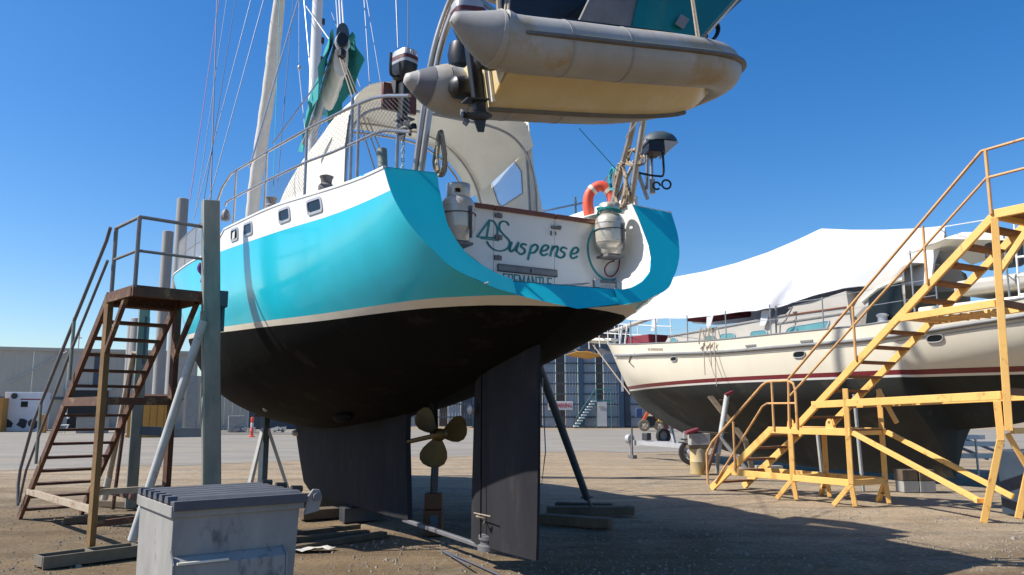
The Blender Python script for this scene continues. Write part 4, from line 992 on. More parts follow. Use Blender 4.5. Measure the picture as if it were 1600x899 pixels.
mb = MB(); mb.tube([F(-.12, 0, -.1), F(-.14, 0, -.5)], .018, 6); mb.build('bracket', 'stainless', t)
mb = MB(); mb.tube(cat([F(.02, -.1, -.1), F(.02, -.1, -.34), F(-.05, -.1, -.37), F(-.22, -.05, -.33), F(-.3, 0, -.27)], 5), .013, 6)
mb.tube([F(.05 + .05 * math.cos(a * .5), -.1, -.46 + .05 * math.sin(a * .5)) for a in range(14)], .011, 6); mb.tube([F(-.06 + .04 * math.cos(a * .5), -.1, -.48 + .04 * math.sin(a * .5)) for a in range(12)], .011, 6)
solo(mb, 'gas_hose', 'black', 'black hose hanging in loops below the rail barbecue', 'hose')
mb = MB(); p = BF.px(1019, 300, 1, 1.55); mb.tube([p, p + V((0, 0, .55))], .02, 8); mb.obox(p + V((0, 0, .06)), V((.03, 0, 0)), V((0, .03, 0)), V((0, 0, .08)))
mb.build('rail_post', 'stainless', yacht)
mb = MB(); mb.tube([BF.px(1012, 312, 1, 1.45), BF.px(996, 268, 1, 1.3)], .022, 6); mb.build('rail_brace', 'silver', yacht)

# ---- rope coils
def coil(cx_, cy_, w_, h_, n, v, m, label, r=.011, seed=1):
    rn = random.Random(seed); mb = MB()
    for k in range(n):
        a0 = rn.random() * 6; pts = []
        ww, hh = w_ * rn.uniform(.55, 1), h_ * rn.uniform(.8, 1); ox = rn.uniform(-.2, .2) * w_; tl = rn.uniform(-.15, .15)
        for j in range(14):
            a = 2 * math.pi * j / 14; pts.append(BF.px(cx_ + ox + ww * math.cos(a) * (1 - .35 * math.sin(a)) + tl * hh * math.sin(a), cy_ - hh * math.sin(a), 1, v + rn.uniform(-.03, .03)))
        mb.tube(pts, r, 6, closed=True)
    return solo(mb, 'rope_coil', m, label, 'rope', group='rope coils hung at the stern')
coil(688, 240, 8, 37, 6, -1.02, 'rope', 'beige rope coil hanging in long loops beside the left davit', .013, 2)
coil(970, 290, 11, 38, 8, 1.12, 'rope', 'tangled beige rope coil hanging on the right davit', .011, 3)
coil(990, 246, 15, 14, 7, 1.18, 'rope', 'messy bundle of rope wound round the right davit', .011, 4)
coil(958, 280, 6, 18, 4, 1.14, 'ropeteal', 'small turquoise rope coil beside the lifebuoy', .010, 5)
# ------------------------------------------------------------------ rusty access stair on the left
M['rustyellow'] = mat('rusty_yellowed_steel', (.26, .16, .06), (.15, .085, .04), scale=4, rough=.85, spots=(.11, .05, .035), sscale=3, samt=.4, stretch=(1, 1, .5), bump=.3, bscale=50)
M['dullsteel'] = mat('dull_olive_steel', (.20, .17, .12), (.13, .11, .08), scale=6, rough=.85)

SL = Fr((-7.33, 12.28, 0), (.69, -.725, 0)); SL.y = V((.725, .69, 0)).normalized()
RUN, WID, HT, PL = 3.40, .84, 3.0, .90
t = thing('access_stair', 'rusty steel access stair with grey handrails leading up beside the teal yacht', 'stairs', SL(0, 0, 0))
for y, nm in ((0, 'stringer'), (WID, 'stringer')):
    mb = MB(); mb.bar(SL(0, y, 0), SL(RUN, y, HT), .05, .11); mb.build(nm, 'rust', t, smooth=0)
NT = 15
for k in range(NT):
    f = (k + .7) / NT * .985
    c = SL(RUN * f, WID / 2, HT * f)
    mb = MB(); mb.obox(c, SL.x * .095, SL.y * (WID / 2 - .03), SL.z * .018); mb.build('tread', 'rust', t, smooth=0)
for y in (0, WID):
    mb = MB(); mb.bar(SL(RUN, y, 0), SL(RUN, y, HT), .075, .075); mb.build('leg', 'rust' if y else 'rustyellow', t, smooth=0)
    mb = MB(); mb.bar(SL(RUN - .02, y, 2.25), SL(RUN + .62, y, HT - .08), .05, .06); mb.build('brace', 'rust', t, smooth=0)
mb = MB(); mb.bar(SL(.45, -.01, .42), SL(RUN - .04, -.01, .42), .06, .075); mb.build('side_bar', 'rustlight', t, smooth=0)
mb = MB(); mb.bar(SL(.45, WID + .01, .42), SL(RUN - .04, WID + .01, .42), .06, .075); mb.build('side_bar', 'rust', t, smooth=0)
mb = MB(); mb.bar(SL(1.93, -.012, 1.70), SL(RUN - .04, -.012, 1.70), .05, .11); mb.build('cross_bar', 'rust', t, smooth=0)
mb = MB(); mb.bar(SL(RUN, .04, 1.70), SL(RUN, WID - .04, 1.70), .05, .09); mb.build('cross_bar', 'rust', t, smooth=0)
mb = MB(); mb.bar(SL(RUN, .04, .62), SL(RUN, WID - .04, .62), .05, .07); mb.build('cross_bar', 'rustlight', t, smooth=0)
mb = MB(); mb.bar(SL(RUN, .04, .25), SL(RUN + .02, WID + .3, .30), .05, .07); mb.build('cross_bar', 'rust', t, smooth=0)
mb = MB(); mb.fbox(SL, RUN - .06, RUN + PL, -.02, WID + .02, HT + .002, HT + .03)
for a in (RUN - .06, RUN + PL): mb.fbox(SL, a - .02, a + .02, -.03, WID + .03, HT - .10, HT)
for y in (-.02, WID + .02): mb.fbox(SL, RUN - .035, RUN + PL - .025, y - .02, y + .02, HT - .10, HT)
mb.build('platform', 'rust', t, smooth=0)
RH = .84
def rail(pts, r=.022, nm='handrail', m='steelgrey'):
    mb = MB(); mb.tube(pts, r, 8); return mb.build(nm, m, t)
for a, y in ((RUN + .06, 0), (RUN + PL - .02, 0)):
    rail([SL(a, y, HT), SL(a, y, HT + RH)], .025, 'rail_post')
rail([SL(RUN + PL - .02, WID, HT), SL(RUN + PL - .02, WID, HT + RH)], .025, 'rail_post')
rail([SL(RUN + .06, 0, HT + RH), SL(RUN + PL - .02, 0, HT + RH), SL(RUN + PL - .02, WID, HT + RH)])
rail([SL(RUN + .06, 0, HT + RH * .52), SL(RUN + PL - .02, 0, HT + RH * .52)], .018); rail([SL(RUN + PL - .02, 0, HT + RH * .52), SL(RUN + PL - .02, WID, HT + RH * .52)], .018)
hr = [(RUN + .06, HT + RH), (RUN - .05, HT + RH - .15), (.62, 1.42), (.12, .72), (.08, .5), (.15, .2)]
rail([SL(a, -.07, z) for a, z in hr], .022)
rail([SL(a, -.07, z) for a, z in ((RUN + .05, HT + RH * .5), (RUN * .62, HT * .62 + .42), (.45, .72), (.22, .25))], .018)
for f in (.28, .66):
    rail([SL(RUN * f, -.07, HT * f), SL(RUN * f, -.07, HT * f + .83)], .022, 'rail_post', 'galv')

# ------------------------------------------------------------------ cradle posts, props
def foot_plate(mb, p, r=.14): mb.obox(p + V((0, 0, .015)), V((r, 0, 0)), V((0, r, 0)), V((0, 0, .015)))
pb = BF(4.23, -2.29, 0); lean = BF.y * .012
t = thing('cradle_post', 'tall pale green galvanised cradle post standing against the teal hull', 'boat prop', pb, 'steel posts propping the teal yacht')
ptop = atY(329, 315, 9.75)
d = (ptop - pb).normalized()
mb = MB(); mb.bar(pb, ptop, .20, .17, up=BF.x); mb.build('post', 'galv', t, bevel=.012)
mb = MB(); mb.obox(pb + d * .35, BF.x * .115, BF.y * .10, d * .34); mb.build('post_foot', 'steelgrey', t, bevel=.01)
mb = MB(); mb.bar(pb + d * 2.66 - BF.x * .03 - BF.y * .12, gp(206, 866) + V((0, 0, .12)), .095, .095); 
q0, q1 = pb + d * 2.66 - BF.x * .10 - BF.y * .10, gp(205, 862) + V((0, 0, .12))
mb = MB(); mb.tube([q0, q1], .05, 12); mb.build('brace_tube', 'galvlight', t)
mb = MB(); mb.tube([q1, q1 - V((-.02, .0, .11))], .025, 8); mb.build('brace_foot', 'rust', t)
mb = MB(); mb.obox(pb + d * 2.70 - BF.y * .09, BF.x * .11, BF.y * .02, V((0, 0, .10))); mb.build('brace_plate', 'galv', t, bevel=.006)
pd = pb + d * 2.95 + BF.y * .13
mb = MB(); mb.obox(pd, BF.x * .08, BF.y * .06, V((0, 0, .10))); mb.build('hull_pad', 'bluegrey', t, bevel=.01)
mb = MB(); mb.bar(pb + d * 2.55 + BF.y * .11, pd - V((0, 0, .1)), .05, .07); mb.build('pad_arm', 'bluegrey', t)
# second post further forward, with its brace
pb2 = BF(8.9, -2.75, 0); 
t2 = thing('cradle_post', 'dark cradle post behind the rusty stair, with a long tube brace', 'boat prop', pb2, 'steel posts propping the teal yacht')
mb = MB(); mb.bar(pb2, pb2 + V((0.0, 0, 3.3)), .17, .15, up=BF.x); mb.build('post', 'galv', t2, bevel=.01)
mb = MB(); mb.tube([pb2 + V((-.1, -.05, 2.55)), gp(163, 784) + V((0, 0, .05))], .05, 10); mb.build('brace_tube', 'rustlight', t2)
mb = MB(); q = gp(163, 784) + V((0, 0, .05)); e = (pb2 + V((-.1, -.05, 2.55)) - q); mb.tube([q, q + e * .16], .058, 10); mb.build('brace_sleeve', 'galvlight', t2)
mb = MB(); mb.bar(pb2 + V((.1, 0, 1.25)), pb2 + V((1.15, -.1, 1.22)), .10, .14); mb.build('spreader', 'bluegrey', t2)
mb = MB(); mb.tube([pb2 + V((-.22, -.15, 0)), pb2 + V((-.1, -.12, 2.2))], .03, 8); mb.build('side_tube', 'rust', t2)
mb = MB(); mb.obox(pb2 + V((0.03, .0, 2.75)), V((.05, 0, 0)), V((0, .06, 0)), V((0, 0, .40))); mb.build('hull_pad', 'bluegrey', t2)

def stand(p, h, label, spread=.5, col='bluegrey', grp='adjustable stands under the hulls', topc=None, colu='galvlight'):
    t = thing('boat_stand', label, 'boat stand', p, grp)
    mb = MB(); mb.bar(p + V((0, 0, .04)), p + V((0, 0, h)), .13, .13); mb.build('column', col, t, bevel=.008)
    for a in (15, 135, 255):
        e = V((math.cos(R(a)), math.sin(R(a)), 0))
        mb = MB(); mb.bar(p + V((0, 0, h * .72)) + e * .06, p + e * spread + V((0, 0, .03)), .06, .06); mb.build('leg', colu, t, smooth=0)
    for a, b2 in ((15, 135), (135, 255), (255, 15)):
        e, f = V((math.cos(R(a)), math.sin(R(a)), 0)), V((math.cos(R(b2)), math.sin(R(b2)), 0))
        mb = MB(); mb.bar(p + e * spread + V((0, 0, .05)), p + f * spread + V((0, 0, .05)), .05, .05); mb.build('tie_bar', 'rust', t, smooth=0)
    mb = MB(); mb.obox(p + V((0, 0, h + .03)), V((.13, 0, .0)), V((0, .13, 0)), V((0, 0, .03))); mb.build('pad', topc or 'plank', t, bevel=.01)
    mb = MB(); mb.tube([p + V((-.2, 0, h * .86)), p + V((.2, 0, h * .86))], .02, 6); mb.build('screw_handle', 'rust', t)
    return t
stand(gp(409, 774), 1.72, 'boat stand with splayed pale legs under the hull behind the bin')
# slanting tube prop at the starboard quarter
a, b2 = gp(926, 803), BF(2.75, 1.30, 2.16)
t = thing('tube_prop', 'slanting tube prop from timber bearers to the starboard stern of the teal yacht', 'boat prop', a)
mb = MB(); a2 = lerp(a, b2, .13); mb.tube([a2, b2], .055, 12); mb.build('tube', 'bluegrey', t)
mb = MB(); mb.tube([a + V((0, 0, .08)), a2], .025, 8); mb.tube([a2 - V((.09, 0, 0)), a2 + V((.09, 0, .01))], .018, 6); mb.build('screw', 'steelgrey', t)
for k, (p0, p1, w_) in enumerate((((845, 818), (955, 826), .2), ((855, 806), (990, 805), .2), ((868, 798), (958, 800), .16))):
    mb = MB(); u0, u1 = gp(*p0) + V((0, 0, .07)), gp(*p1) + V((0, 0, .07)); mb.bar(u0, u1, w_, .13)
    solo(mb, 'timber_bearer', 'plank', ('front', 'longest', 'rearmost')[k] + ' of the timber bearers under the slanting tube prop', 'timber', group='timbers under the starboard prop', bevel=.012)
# blocks and timbers under the keel
for k, (u, v, l_, w_, h_, z0, m, lab) in enumerate((
        (7.6, 0, .5, .9, .20, 0.0, 'plank', 'timber block under the front of the keel'),
        (6.2, -.05, .3, 1.3, .14, 0.0, 'plank', 'long timber lying across under the keel'),
        (5.6, 0, .25, .55, .20, 0.0, 'darkgrey', 'steel block under the middle of the keel'),
        (6.75, -.62, .05, .10, .30, 0.0, 'boot', 'small pale upright post beside the keel'))):
    mb = MB(); mb.fbox(BF, u - l_ / 2, u + l_ / 2, v - w_ / 2, v + w_ / 2, z0, z0 + h_)
    solo(mb, 'keel_block', m, lab, 'block', group='blocks under the keel', smooth=0, bevel=.01)
M['jackorange'] = mat('rusty_orange_paint', (.11, .042, .012), (.06, .026, .010), scale=6, rough=.7)
p = gp(677, 836)
t = thing('screw_jack', 'rusty orange screw jack on the ground between keel and rudder', 'jack', p)
mb = MB(); mb.obox(p + V((0, 0, .16)), V((.12, 0, 0)), V((0, .12, 0)), V((0, 0, .16))); mb.build('base_box', 'jackorange', t, bevel=.01)
mb = MB(); mb.obox(p + V((0, 0, .43)), V((.11, 0, 0)), V((0, .11, 0)), V((0, 0, .10))); mb.build('upper_box', 'jackorange', t, bevel=.01)
mb = MB(); mb.obox(p + V((.02, -.125, .17)), V((.05, 0, 0)), V((0, .006, 0)), V((0, 0, .09))); mb.build('label_plate', 'bluegrey', t, smooth=0)
mb = MB(); mb.tube([p + V((0, 0, .53)), p + V((.02, .02, 1.3))], .05, 10); mb.build('screw_column', 'darkgrey', t)
for k, (a, b2, lab) in enumerate((((455, 838), (560, 826), 'dark plank lying behind the bin, nearest the keel'), ((450, 848), (575, 836), 'dark plank lying beside the bin, second from the keel'), ((452, 862), (600, 838), 'dark plank lying beside the bin, nearest the viewer'))):
    mb = MB(); mb.bar(gp(*a) + V((0, 0, .03)), gp(*b2) + V((0, 0, .03)), .12, .06); solo(mb, 'plank', 'plank', lab, 'plank', group='planks lying beside the bin', smooth=0)
# plastic sheet scrap
c0 = gp(488, 862); rows = []
rn = random.Random(8)
for i in range(9):
    rows.append([c0 + V(((i - 4) * .045 * (1 + .1 * j), (j - 2) * .05 + .01 * math.sin(i * 2), .012 + .05 * math.exp(-((i - 6.5) ** 2) * .3) * rn.random() + .028 * rn.random())) for j in range(5)])
mb = MB(); mb.grid(rows); solo(mb, 'plastic_sheet', 'pale', 'crumpled pale plastic sheet on the gravel beside the bin', 'plastic sheet', smooth=60)
mb = MB(); mb.tube(cat([BF(1.5, -.3, .05), gp(690, 862) + V((0, 0, .015)), gp(745, 885) + V((0, 0, .012)), gp(790, 905) + V((0, 0, .012))], 6), .010, 5)
solo(mb, 'rope', 'wiredark', 'dark rope trailing over the gravel in front of the rudder', 'rope')
mb = MB(); mb.tube(cat([gp(846, 748) + V((0, 0, .012)), gp(930, 748) + V((0, 0, .012)), gp(1010, 747) + V((0, 0, .012)), gp(1095, 745) + V((0, 0, .012))], 8), .012, 5)
solo(mb, 'cable', 'wiredark', 'thin dark cable lying across the dirt towards the yellow drum', 'cable')
mb = MB(); mb.tube([BF(.63, .02, 1.9), BF(.6, .03, 1.2), gp(846, 760) + V((0, 0, .02))], .006, 5)
solo(mb, 'rudder_line', 'wiredark', 'thin dark line hanging down behind the rudder', 'line')
# steel channel frame in the left foreground
CF = Fr(gp(66, 890), gp(230, 868) - gp(66, 890))
t = thing('steel_channel', 'open steel channel with two dividers lying on the ground at the left', 'steel channel', CF(0, 0, 0))
L_ = 1.55
for y in (0, .24):
    mb = MB(); mb.fbox(CF, 0, L_, y - .012, y + .012, 0, .12); mb.build('side_plate', 'dullsteel', t, smooth=0)
for x in (.006, .49, .98, L_):
    mb = MB(); mb.fbox(CF, x - .012, x + .012, .012, .228, .02, .118); mb.build('divider', 'dullsteel', t, smooth=0)
mb = MB(); mb.fbox(CF, .02, L_ - .02, .014, .226, 0.005, .02); mb.build('base_plate', 'black', t, smooth=0)  # black base: the shade inside the channel is put into its colour
for a, b2, w_, lab in (((100, 818), (222, 812), .16, 'flat grey timber lying beneath the rusty stair'), ((150, 790), (300, 797), .10, 'dark steel section lying behind the rusty stair leg')):
    mb = MB(); mb.bar(gp(*a) + V((0, 0, .04)), gp(*b2) + V((0, 0, .04)), w_, .08); solo(mb, 'timber', 'plank', lab, 'timber', smooth=0)

# ------------------------------------------------------------------ rubbish bin in the foreground
ZB = .98
def bz(px, py): return gp(px, py, ZB)
c0 = bz(272, 791)
DB = Fr((c0.x, c0.y, 0), (math.cos(R(37)), math.sin(R(37)), 0))       # x along the front, y to the back
wB, dB = .86, .92
t = thing('rubbish_bin', 'scuffed grey steel rubbish bin with a ribbed charcoal lid in the foreground', 'bin', DB(wB / 2, dB / 2, .12))
mb = MB()
ft, bt = .03, .10
shell = [DB(0, 0, ZB), DB(wB, 0, ZB), DB(wB, dB, ZB), DB(0, dB, ZB)]
low = [DB(.0, .02, .14), DB(wB - .04, .02, .14), DB(wB - .04, dB - .02, .14), DB(.0, dB - .02, .14)]
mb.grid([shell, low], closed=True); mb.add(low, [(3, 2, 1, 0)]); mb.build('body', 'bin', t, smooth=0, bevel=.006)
mb = MB()
for (a0, a1, b0, b1) in ((-.02, wB + .02, -.02, .0), (-.02, wB + .02, dB, dB + .02), (-.02, 0, .0, dB), (wB, wB + .02, 0, dB)): mb.fbox(DB, a0, a1, b0, b1, ZB - .075, ZB)
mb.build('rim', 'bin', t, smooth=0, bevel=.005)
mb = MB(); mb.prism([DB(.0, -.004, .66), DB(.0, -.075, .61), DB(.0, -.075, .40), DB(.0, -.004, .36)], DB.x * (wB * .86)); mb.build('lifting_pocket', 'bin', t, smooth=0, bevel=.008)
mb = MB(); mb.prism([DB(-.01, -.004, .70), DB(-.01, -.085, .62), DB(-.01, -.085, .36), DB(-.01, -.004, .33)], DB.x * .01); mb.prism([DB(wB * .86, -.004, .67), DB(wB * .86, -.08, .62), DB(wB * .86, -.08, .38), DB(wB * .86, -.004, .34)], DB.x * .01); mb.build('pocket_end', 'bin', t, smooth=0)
mb = MB(); mb.bar(DB(.02, -.078, .625), DB(wB * .4, -.078, .625), .022, .014); mb.build('pocket_lip', 'boot', t, smooth=0)
lid = MB(); lid.fbox(DB, -.015, wB + .03, -.035, dB + .02, ZB + .003, ZB + .028)
lid.fbox(DB, -.015, wB + .03, -.055, -.036, ZB - .03, ZB + .032)
lo = lid.build('lid', 'binlid', t, smooth=0, bevel=.004)
NR = 6
for k in range(NR):
    y = .02 + k * (dB - .02) / NR
    mb = MB()
    y1 = y + (dB / NR) * .80
    mb.prism([DB(.03, y, ZB + .029), DB(.03, y + .025, ZB + .046), DB(.03, y1 - .025, ZB + .046), DB(.03, y1, ZB + .029)], DB.x * (wB - .02)); mb.prism([DB(-.03, y + .012, ZB + .015), DB(-.03, y + .03, ZB + .055), DB(-.03, y1 - .03, ZB + .055), DB(-.03, y1 - .012, ZB + .015)], DB.x * .062)
    mb.build('lid_rib', 'binlid', lo, smooth=0)
mb = MB(); mb.prism([DB(wB + .02, -.03, ZB - .12), DB(wB + .13, -.03, ZB - .10), DB(wB + .15, -.03, ZB + .0), DB(wB + .13, -.03, ZB + .05), DB(wB + .08, -.03, ZB + .055), DB(wB + .04, -.03, ZB - .0)], DB.y * .02); mb.build('hinge_lug', 'bin', t, bevel=.004)
MB().lathe(DB(wB + .105, -.05, ZB + .0), DB.y, [(.03, 0), (.03, .06)], 12).build('hinge_pin', 'steelgrey', t)
for k in (1, 3, 5):
    y = .05 + k * dB / 6; mb = MB(); mb.tube([DB(wB + .01, y, ZB + .045), DB(wB + .09, y, ZB + .04)], .025, 8); mb.build('lid_hinge', 'black', t)

# ------------------------------------------------------------------ yellow stair on the right
SY = Fr((4.04, 16.62, 0), (.5, -.866, 0)); SY.y = V((.866, .5, 0)).normalized()
t = thing('yellow_stair', 'tall yellow steel access stair with two flights beside the cream yacht', 'stairs', SY(2, 0, 0))
WY = .90
def bar(a, b2, w_, h_=None, nm='frame_bar', m='yellow'):
    mb = MB(); mb.bar(SY(*a), SY(*b2), w_, h_ or w_); return mb.build(nm, m, t, smooth=0, bevel=.006)
def pipe(pts, r=.02, nm='handrail', m='yellowrail'):
    mb = MB(); mb.tube([SY(*p) for p in pts], r, 8); return mb.build(nm, m, t)
A1, A2, A3 = 2.08, 3.30, 5.45                          # stations of the legs along the run
ZP, ZT = 1.27, 4.47
# lower flight
for y in (0, WY):
    bar((0, y, .02), (1.62, y, ZP - .05), .06, .13, 'stringer')
    bar((1.58, y, ZP - .05), (3.36, y, ZP - .05), .07, .12, 'landing_beam')
for k in range(5):
    f = (k + .7) / 5.4; mb = MB(); mb.obox(SY(1.62 * f, WY / 2, ZP * f), SY.x * .10, SY.y * (WY / 2 - .032), SY.z * .02); mb.build('tread', 'treadbrown', t, smooth=0)
mb = MB(); mb.fbox(SY, 1.62, 3.34, .04, WY - .04, ZP - .03, ZP); mb.build('landing', 'treadbrown', t, smooth=0)
for a in (A1, A2):
    for y in (0, WY):
        top = ZP + .68 if a == A2 else ZP - .11
        bar((a, y, .36), (a, y, top), .085, .085, 'leg')
        bar((a + .0, y, .36), (a + .02, y + .04, 0), .075, .075, 'leg_foot'); bar((a, y, .36), (a - .28, y - .12 if y == 0 else y + .16, 0), .075, .075, 'leg_foot')
        bar((a - .1, y, .16), (a + .02, y, .16), .03, .03, 'foot_tie', 'treadbrown')
for y in (0, WY): bar((.6, y, .38), (A2, y, .38), .07, .11, 'base_beam')
for a in (A1, A2): bar((a, .04, .38), (a, WY - .04, .38), .06, .10, 'base_beam')
bar((A2, .04, ZP - .05), (A2, WY - .04, ZP - .05), .06, .11, 'landing_beam')
for a in (2.02, 2.86):
    mb = MB(); mb.prism([SY(a, -.02, ZP + .01), SY(a + .17, -.02, ZP + .01), SY(a + .15, -.02, ZP + .12), SY(a + .11, -.02, ZP + .17), SY(a + .06, -.02, ZP + .17), SY(a + .02, -.02, ZP + .12)], SY.y * .02); lo_ = mb.build('lifting_lug', 'yellow', t, smooth=0)
    mb = MB(); mb.tube([SY(a + .085, -.024, ZP + .11), SY(a + .085, .004, ZP + .11)], .022, 8); mb.build('eye', 'rust', lo_)
# rails of the lower flight
pipe([(-.05, -.05, .10), (-.05, -.05, .72), (.12, -.05, .95), (1.5, -.05, ZP + .78), (1.62, -.05, ZP + .84), (1.78, -.05, ZP + .85), (2.12, -.05, ZP + .85), (2.24, -.05, ZP + .80), (2.28, -.05, ZP + .68), (2.28, -.05, ZP)], .024)
pipe([(.16, -.05, .15), (1.48, -.05, ZP + .38), (1.6, -.05, ZP + .44), (2.28, -.05, ZP + .44)], .02)
for a, z0, z1 in ((.72, .42, 1.36), (1.74, ZP - .05, ZP + .85)): pipe([(a, -.05, z0), (a, -.05, z1)], .022, 'rail_post')
# upper flight
S0, S1 = (2.20, ZP), (6.04, ZT - .05)
for y in (0, WY): bar((S0[0], y, S0[1]), (S1[0], y, S1[1]), .06, .115, 'stringer')
for k in range(13):
    f = (k + .8) / 13.5; mb = MB(); mb.obox(SY(S0[0] + (S1[0] - S0[0]) * f, WY / 2, S0[1] + (S1[1] - S0[1]) * f), SY.x * .11, SY.y * (WY / 2 - .034), SY.z * .022); mb.build('tread', 'treadbrown', t, smooth=0)
for y in (0, WY):
    bar((A3 + .50, y, 1.30), (A3 + .57, y, ZT - .1), .10, .10, 'tall_leg')
    bar((A3 + .37, y, 1.72), (A3 + .38, y, 1.16), .095, .095, 'lower_leg'); bar((A3 + .38, y, 1.20), (A3 + .03, y, 0), .095, .095, 'lower_leg')
    bar((2.6, y, 1.68), (A3 + .45, y, 1.80), .07, .12, 'long_beam')
    bar((4.42, y, 3.05), (A3 + .48, y, 3.12), .065, .11, 'upper_beam')
    bar((A2 + .1, y, ZP - .06), (A3 - .02, y, .30), .06, .08, 'brace')
bar((A3 + .04, .04, .30), (A3 - .02, -.08, .30), .07, .07, 'brace_end')
bar((A3 + .52, .04, 1.85), (A3 + .56, WY + 1.2, 1.80), .06, .10, 'cross_beam', 'treadbrown'); bar((A3 + .52, .04, 1.30), (A3 + .52, WY - .04, 1.30), .06, .08, 'cross_beam')
bar((A3 + .54, .04, 3.12), (A3 + .54, WY + .6, 3.06), .06, .10, 'cross_beam', 'treadbrown')
for k in range(7):
    mb = MB(); mb.fbox(SY, 4.5 + k * .17, 4.53 + k * .17, .06, WY - .06, 3.0, 3.04); mb.build('grid_bar', 'yellow', t, smooth=0)
bar((A3 + .54, .02, 3.55), (A3 + 1.2, .02, ZT - .12), .06, .09, 'brace'); bar((A2 - .02, WY, ZP + .68), (A2 + .30, WY, ZP + .10), .05, .07, 'brace')
bar((A3 + .2, .5, 1.25), (A3 + .5, WY, .2), .05, .07, 'brace')
mb = MB(); mb.fbox(SY, A3 + .54, A3 + 2.3, .05, WY - .05, ZT - .03, ZT); mb.build('top_deck', 'treadbrown', t, smooth=0)
for y in (0, WY): bar((A3 + .53, y, ZT - .05), (A3 + 2.3, y, ZT - .05), .07, .13, 'deck_beam')
bar((A3 + .55, .04, ZT - .06), (A3 + .55, WY - .04, ZT - .06), .06, .11, 'deck_beam')
pipe([(2.10, -.05, ZP + .02), (2.14, -.05, ZP + .88)], .024, 'rail_post')
pipe([(2.14, -.05, ZP + .88), (A3 + .50, -.05, ZT + .92), (A3 + 2.3, -.05, ZT + .95)], .024)
pipe([(2.16, -.05, ZP + .58), (A3 + .56, -.05, ZT + .52)], .02); pipe([(A3 + .56, -.05, ZT + .50), (A3 + 2.3, -.05, ZT + .52)], .02)
pipe([(A3 + .56, -.05, ZT - .05), (A3 + .56, -.05, ZT + .94)], .026, 'rail_post')
for f in (.36, .715): pipe([(2.2 + 3.84 * f, -.05, ZP + 3.15 * f + .02), (2.2 + 3.84 * f, -.05, ZP + 3.15 * f + .93)], .022, 'rail_post')
# ------------------------------------------------------------------ cream yacht
YF = Fr((3.96, 27.0, 0), (.5, -.866, 0)); YF.y = V((-.866, -.5, 0)).normalized()      # x aft from the bow, y to its port side (facing us)
yb = sm([-1.25, -.6, 0, 1, 2.5, 5, 8, 11, 13, 15], [.04, .42, .78, 1.22, 1.62, 1.92, 2.0, 1.9, 1.7, 1.25])
yg = sm([-1.25, 0, 3, 7, 10, 13, 15], [3.95, 3.74, 3.5, 3.36, 3.36, 3.55, 3.75])
KE = 11.0
yk = sm([-1.25, -.9, -.5, 0, .5, 1.5, 3, 5, 8, KE, KE + .12, KE + 1, 14.2, 15], [3.93, 3.45, 2.85, 2.17, 1.7, 1.25, .75, .32, .14, .14, 1.15, 1.25, 1.9, 2.7])
yw = sm([-1.25, 0, 7, 13, 15], [2.2, 2.2, 2.27, 2.26, 2.3])
YP = sm([0, .08, .2, .3, .4, .5, .6, .72, .86, 1], [0, .09, .20, .34, .53, .70, .82, .90, .96, 1])
YB = sm([0, .25, .5, .75, 1], [0, .30, .55, .78, 1])
def yv(u, w):
    t = (w - yk(u)) / max(yg(u) - yk(u), 1e-4); t = min(max(t, 0), 1); q = min(max((1.8 - u) / 2.2, 0), 1)
    return yb(u) * (YP(t) * (1 - q) + YB(t) * q)
YU = [-1.25, -1.15, -1, -.8, -.6, -.4, -.2, 0, .25, .5, .8, 1.2, 1.6] + [2 + .5 * k for k in range(18)] + [10.7, 10.9, 10.99, 11.03, 11.07, 11.13, 11.3] + [11.6 + .4 * k for k in range(9)]
M['maroonred'] = mat('maroon_canvas', (.20, .025, .04), (.13, .018, .03), scale=3, rough=.9)
y2 = thing('cream_yacht', 'cream long keeled yacht with a dark red stripe, ashore under a white tarpaulin', 'yacht', YF(6, 0, 0))
def yband(nm, m, top, bot, n, off=0.0, us=YU, smooth=50):
    mb = MB()
    for sd in (1, -1):
        mb.grid([[YF(u, sd * (yv(u, w) + off), w) for w in [top(u) + (bot(u) - top(u)) * j / n for j in range(n + 1)]] for u in us], flip=sd > 0)
    return mb.build(nm, m, y2, smooth=smooth)
mx = lambda f, d: (lambda u: max(f(u) + d, yk(u) + .002))
yband('topsides', 'cream', yg, mx(yw, .15), 10)
yband('red_stripe', 'redstripe', mx(yw, .149), mx(yw, .05), 2)
yband('white_line', 'white', mx(yw, .049), mx(yw, .0), 1)
yband('underwater_hull', 'af2', mx(yw, -.001), yk, 14)
def ytube(nm, m, f, off, r, u0, u1, sq=1.0):
    us = [u0 + (u1 - u0) * k / 40 for k in range(41)]
    mb = MB(); mb.tube([YF(u, yv(u, f(u)) + off, f(u)) for u in us], r, 8, sq=sq); mb.tube([YF(u, -yv(u, f(u)) - off, f(u)) for u in us], r, 8, sq=sq)
    return mb.build(nm, m, y2, smooth=50)
ytube('cap_rail', 'midgrey', lambda u: yg(u) + .015, -.02, .035, -1.2, 15, .7)
ytube('rub_rail', 'midgrey', lambda u: yg(u) - .30 - .06 * max(0, 1 - u / 3), .012, .05, .3, 15, .9)
ytube('hull_groove', 'beige', lambda u: yg(u) - .40 - .06 * max(0, 1 - u / 3), .0, .012, -.4, 15)
mb = MB(); mb.grid([[YF(u, s * (yv(u, yg(u)) - .05), yg(u) - .08) for s in (-1, 0, 1)] for u in YU[2:]]); mb.build('deck', 'white', y2, smooth=0)
mb = MB(); mb.grid([[YF(15, s * yv(15, w), w) for s in (-1, 0, 1)] for w in (3.7, 3.2, 2.75)]); mb.build('stern', 'cream', y2)
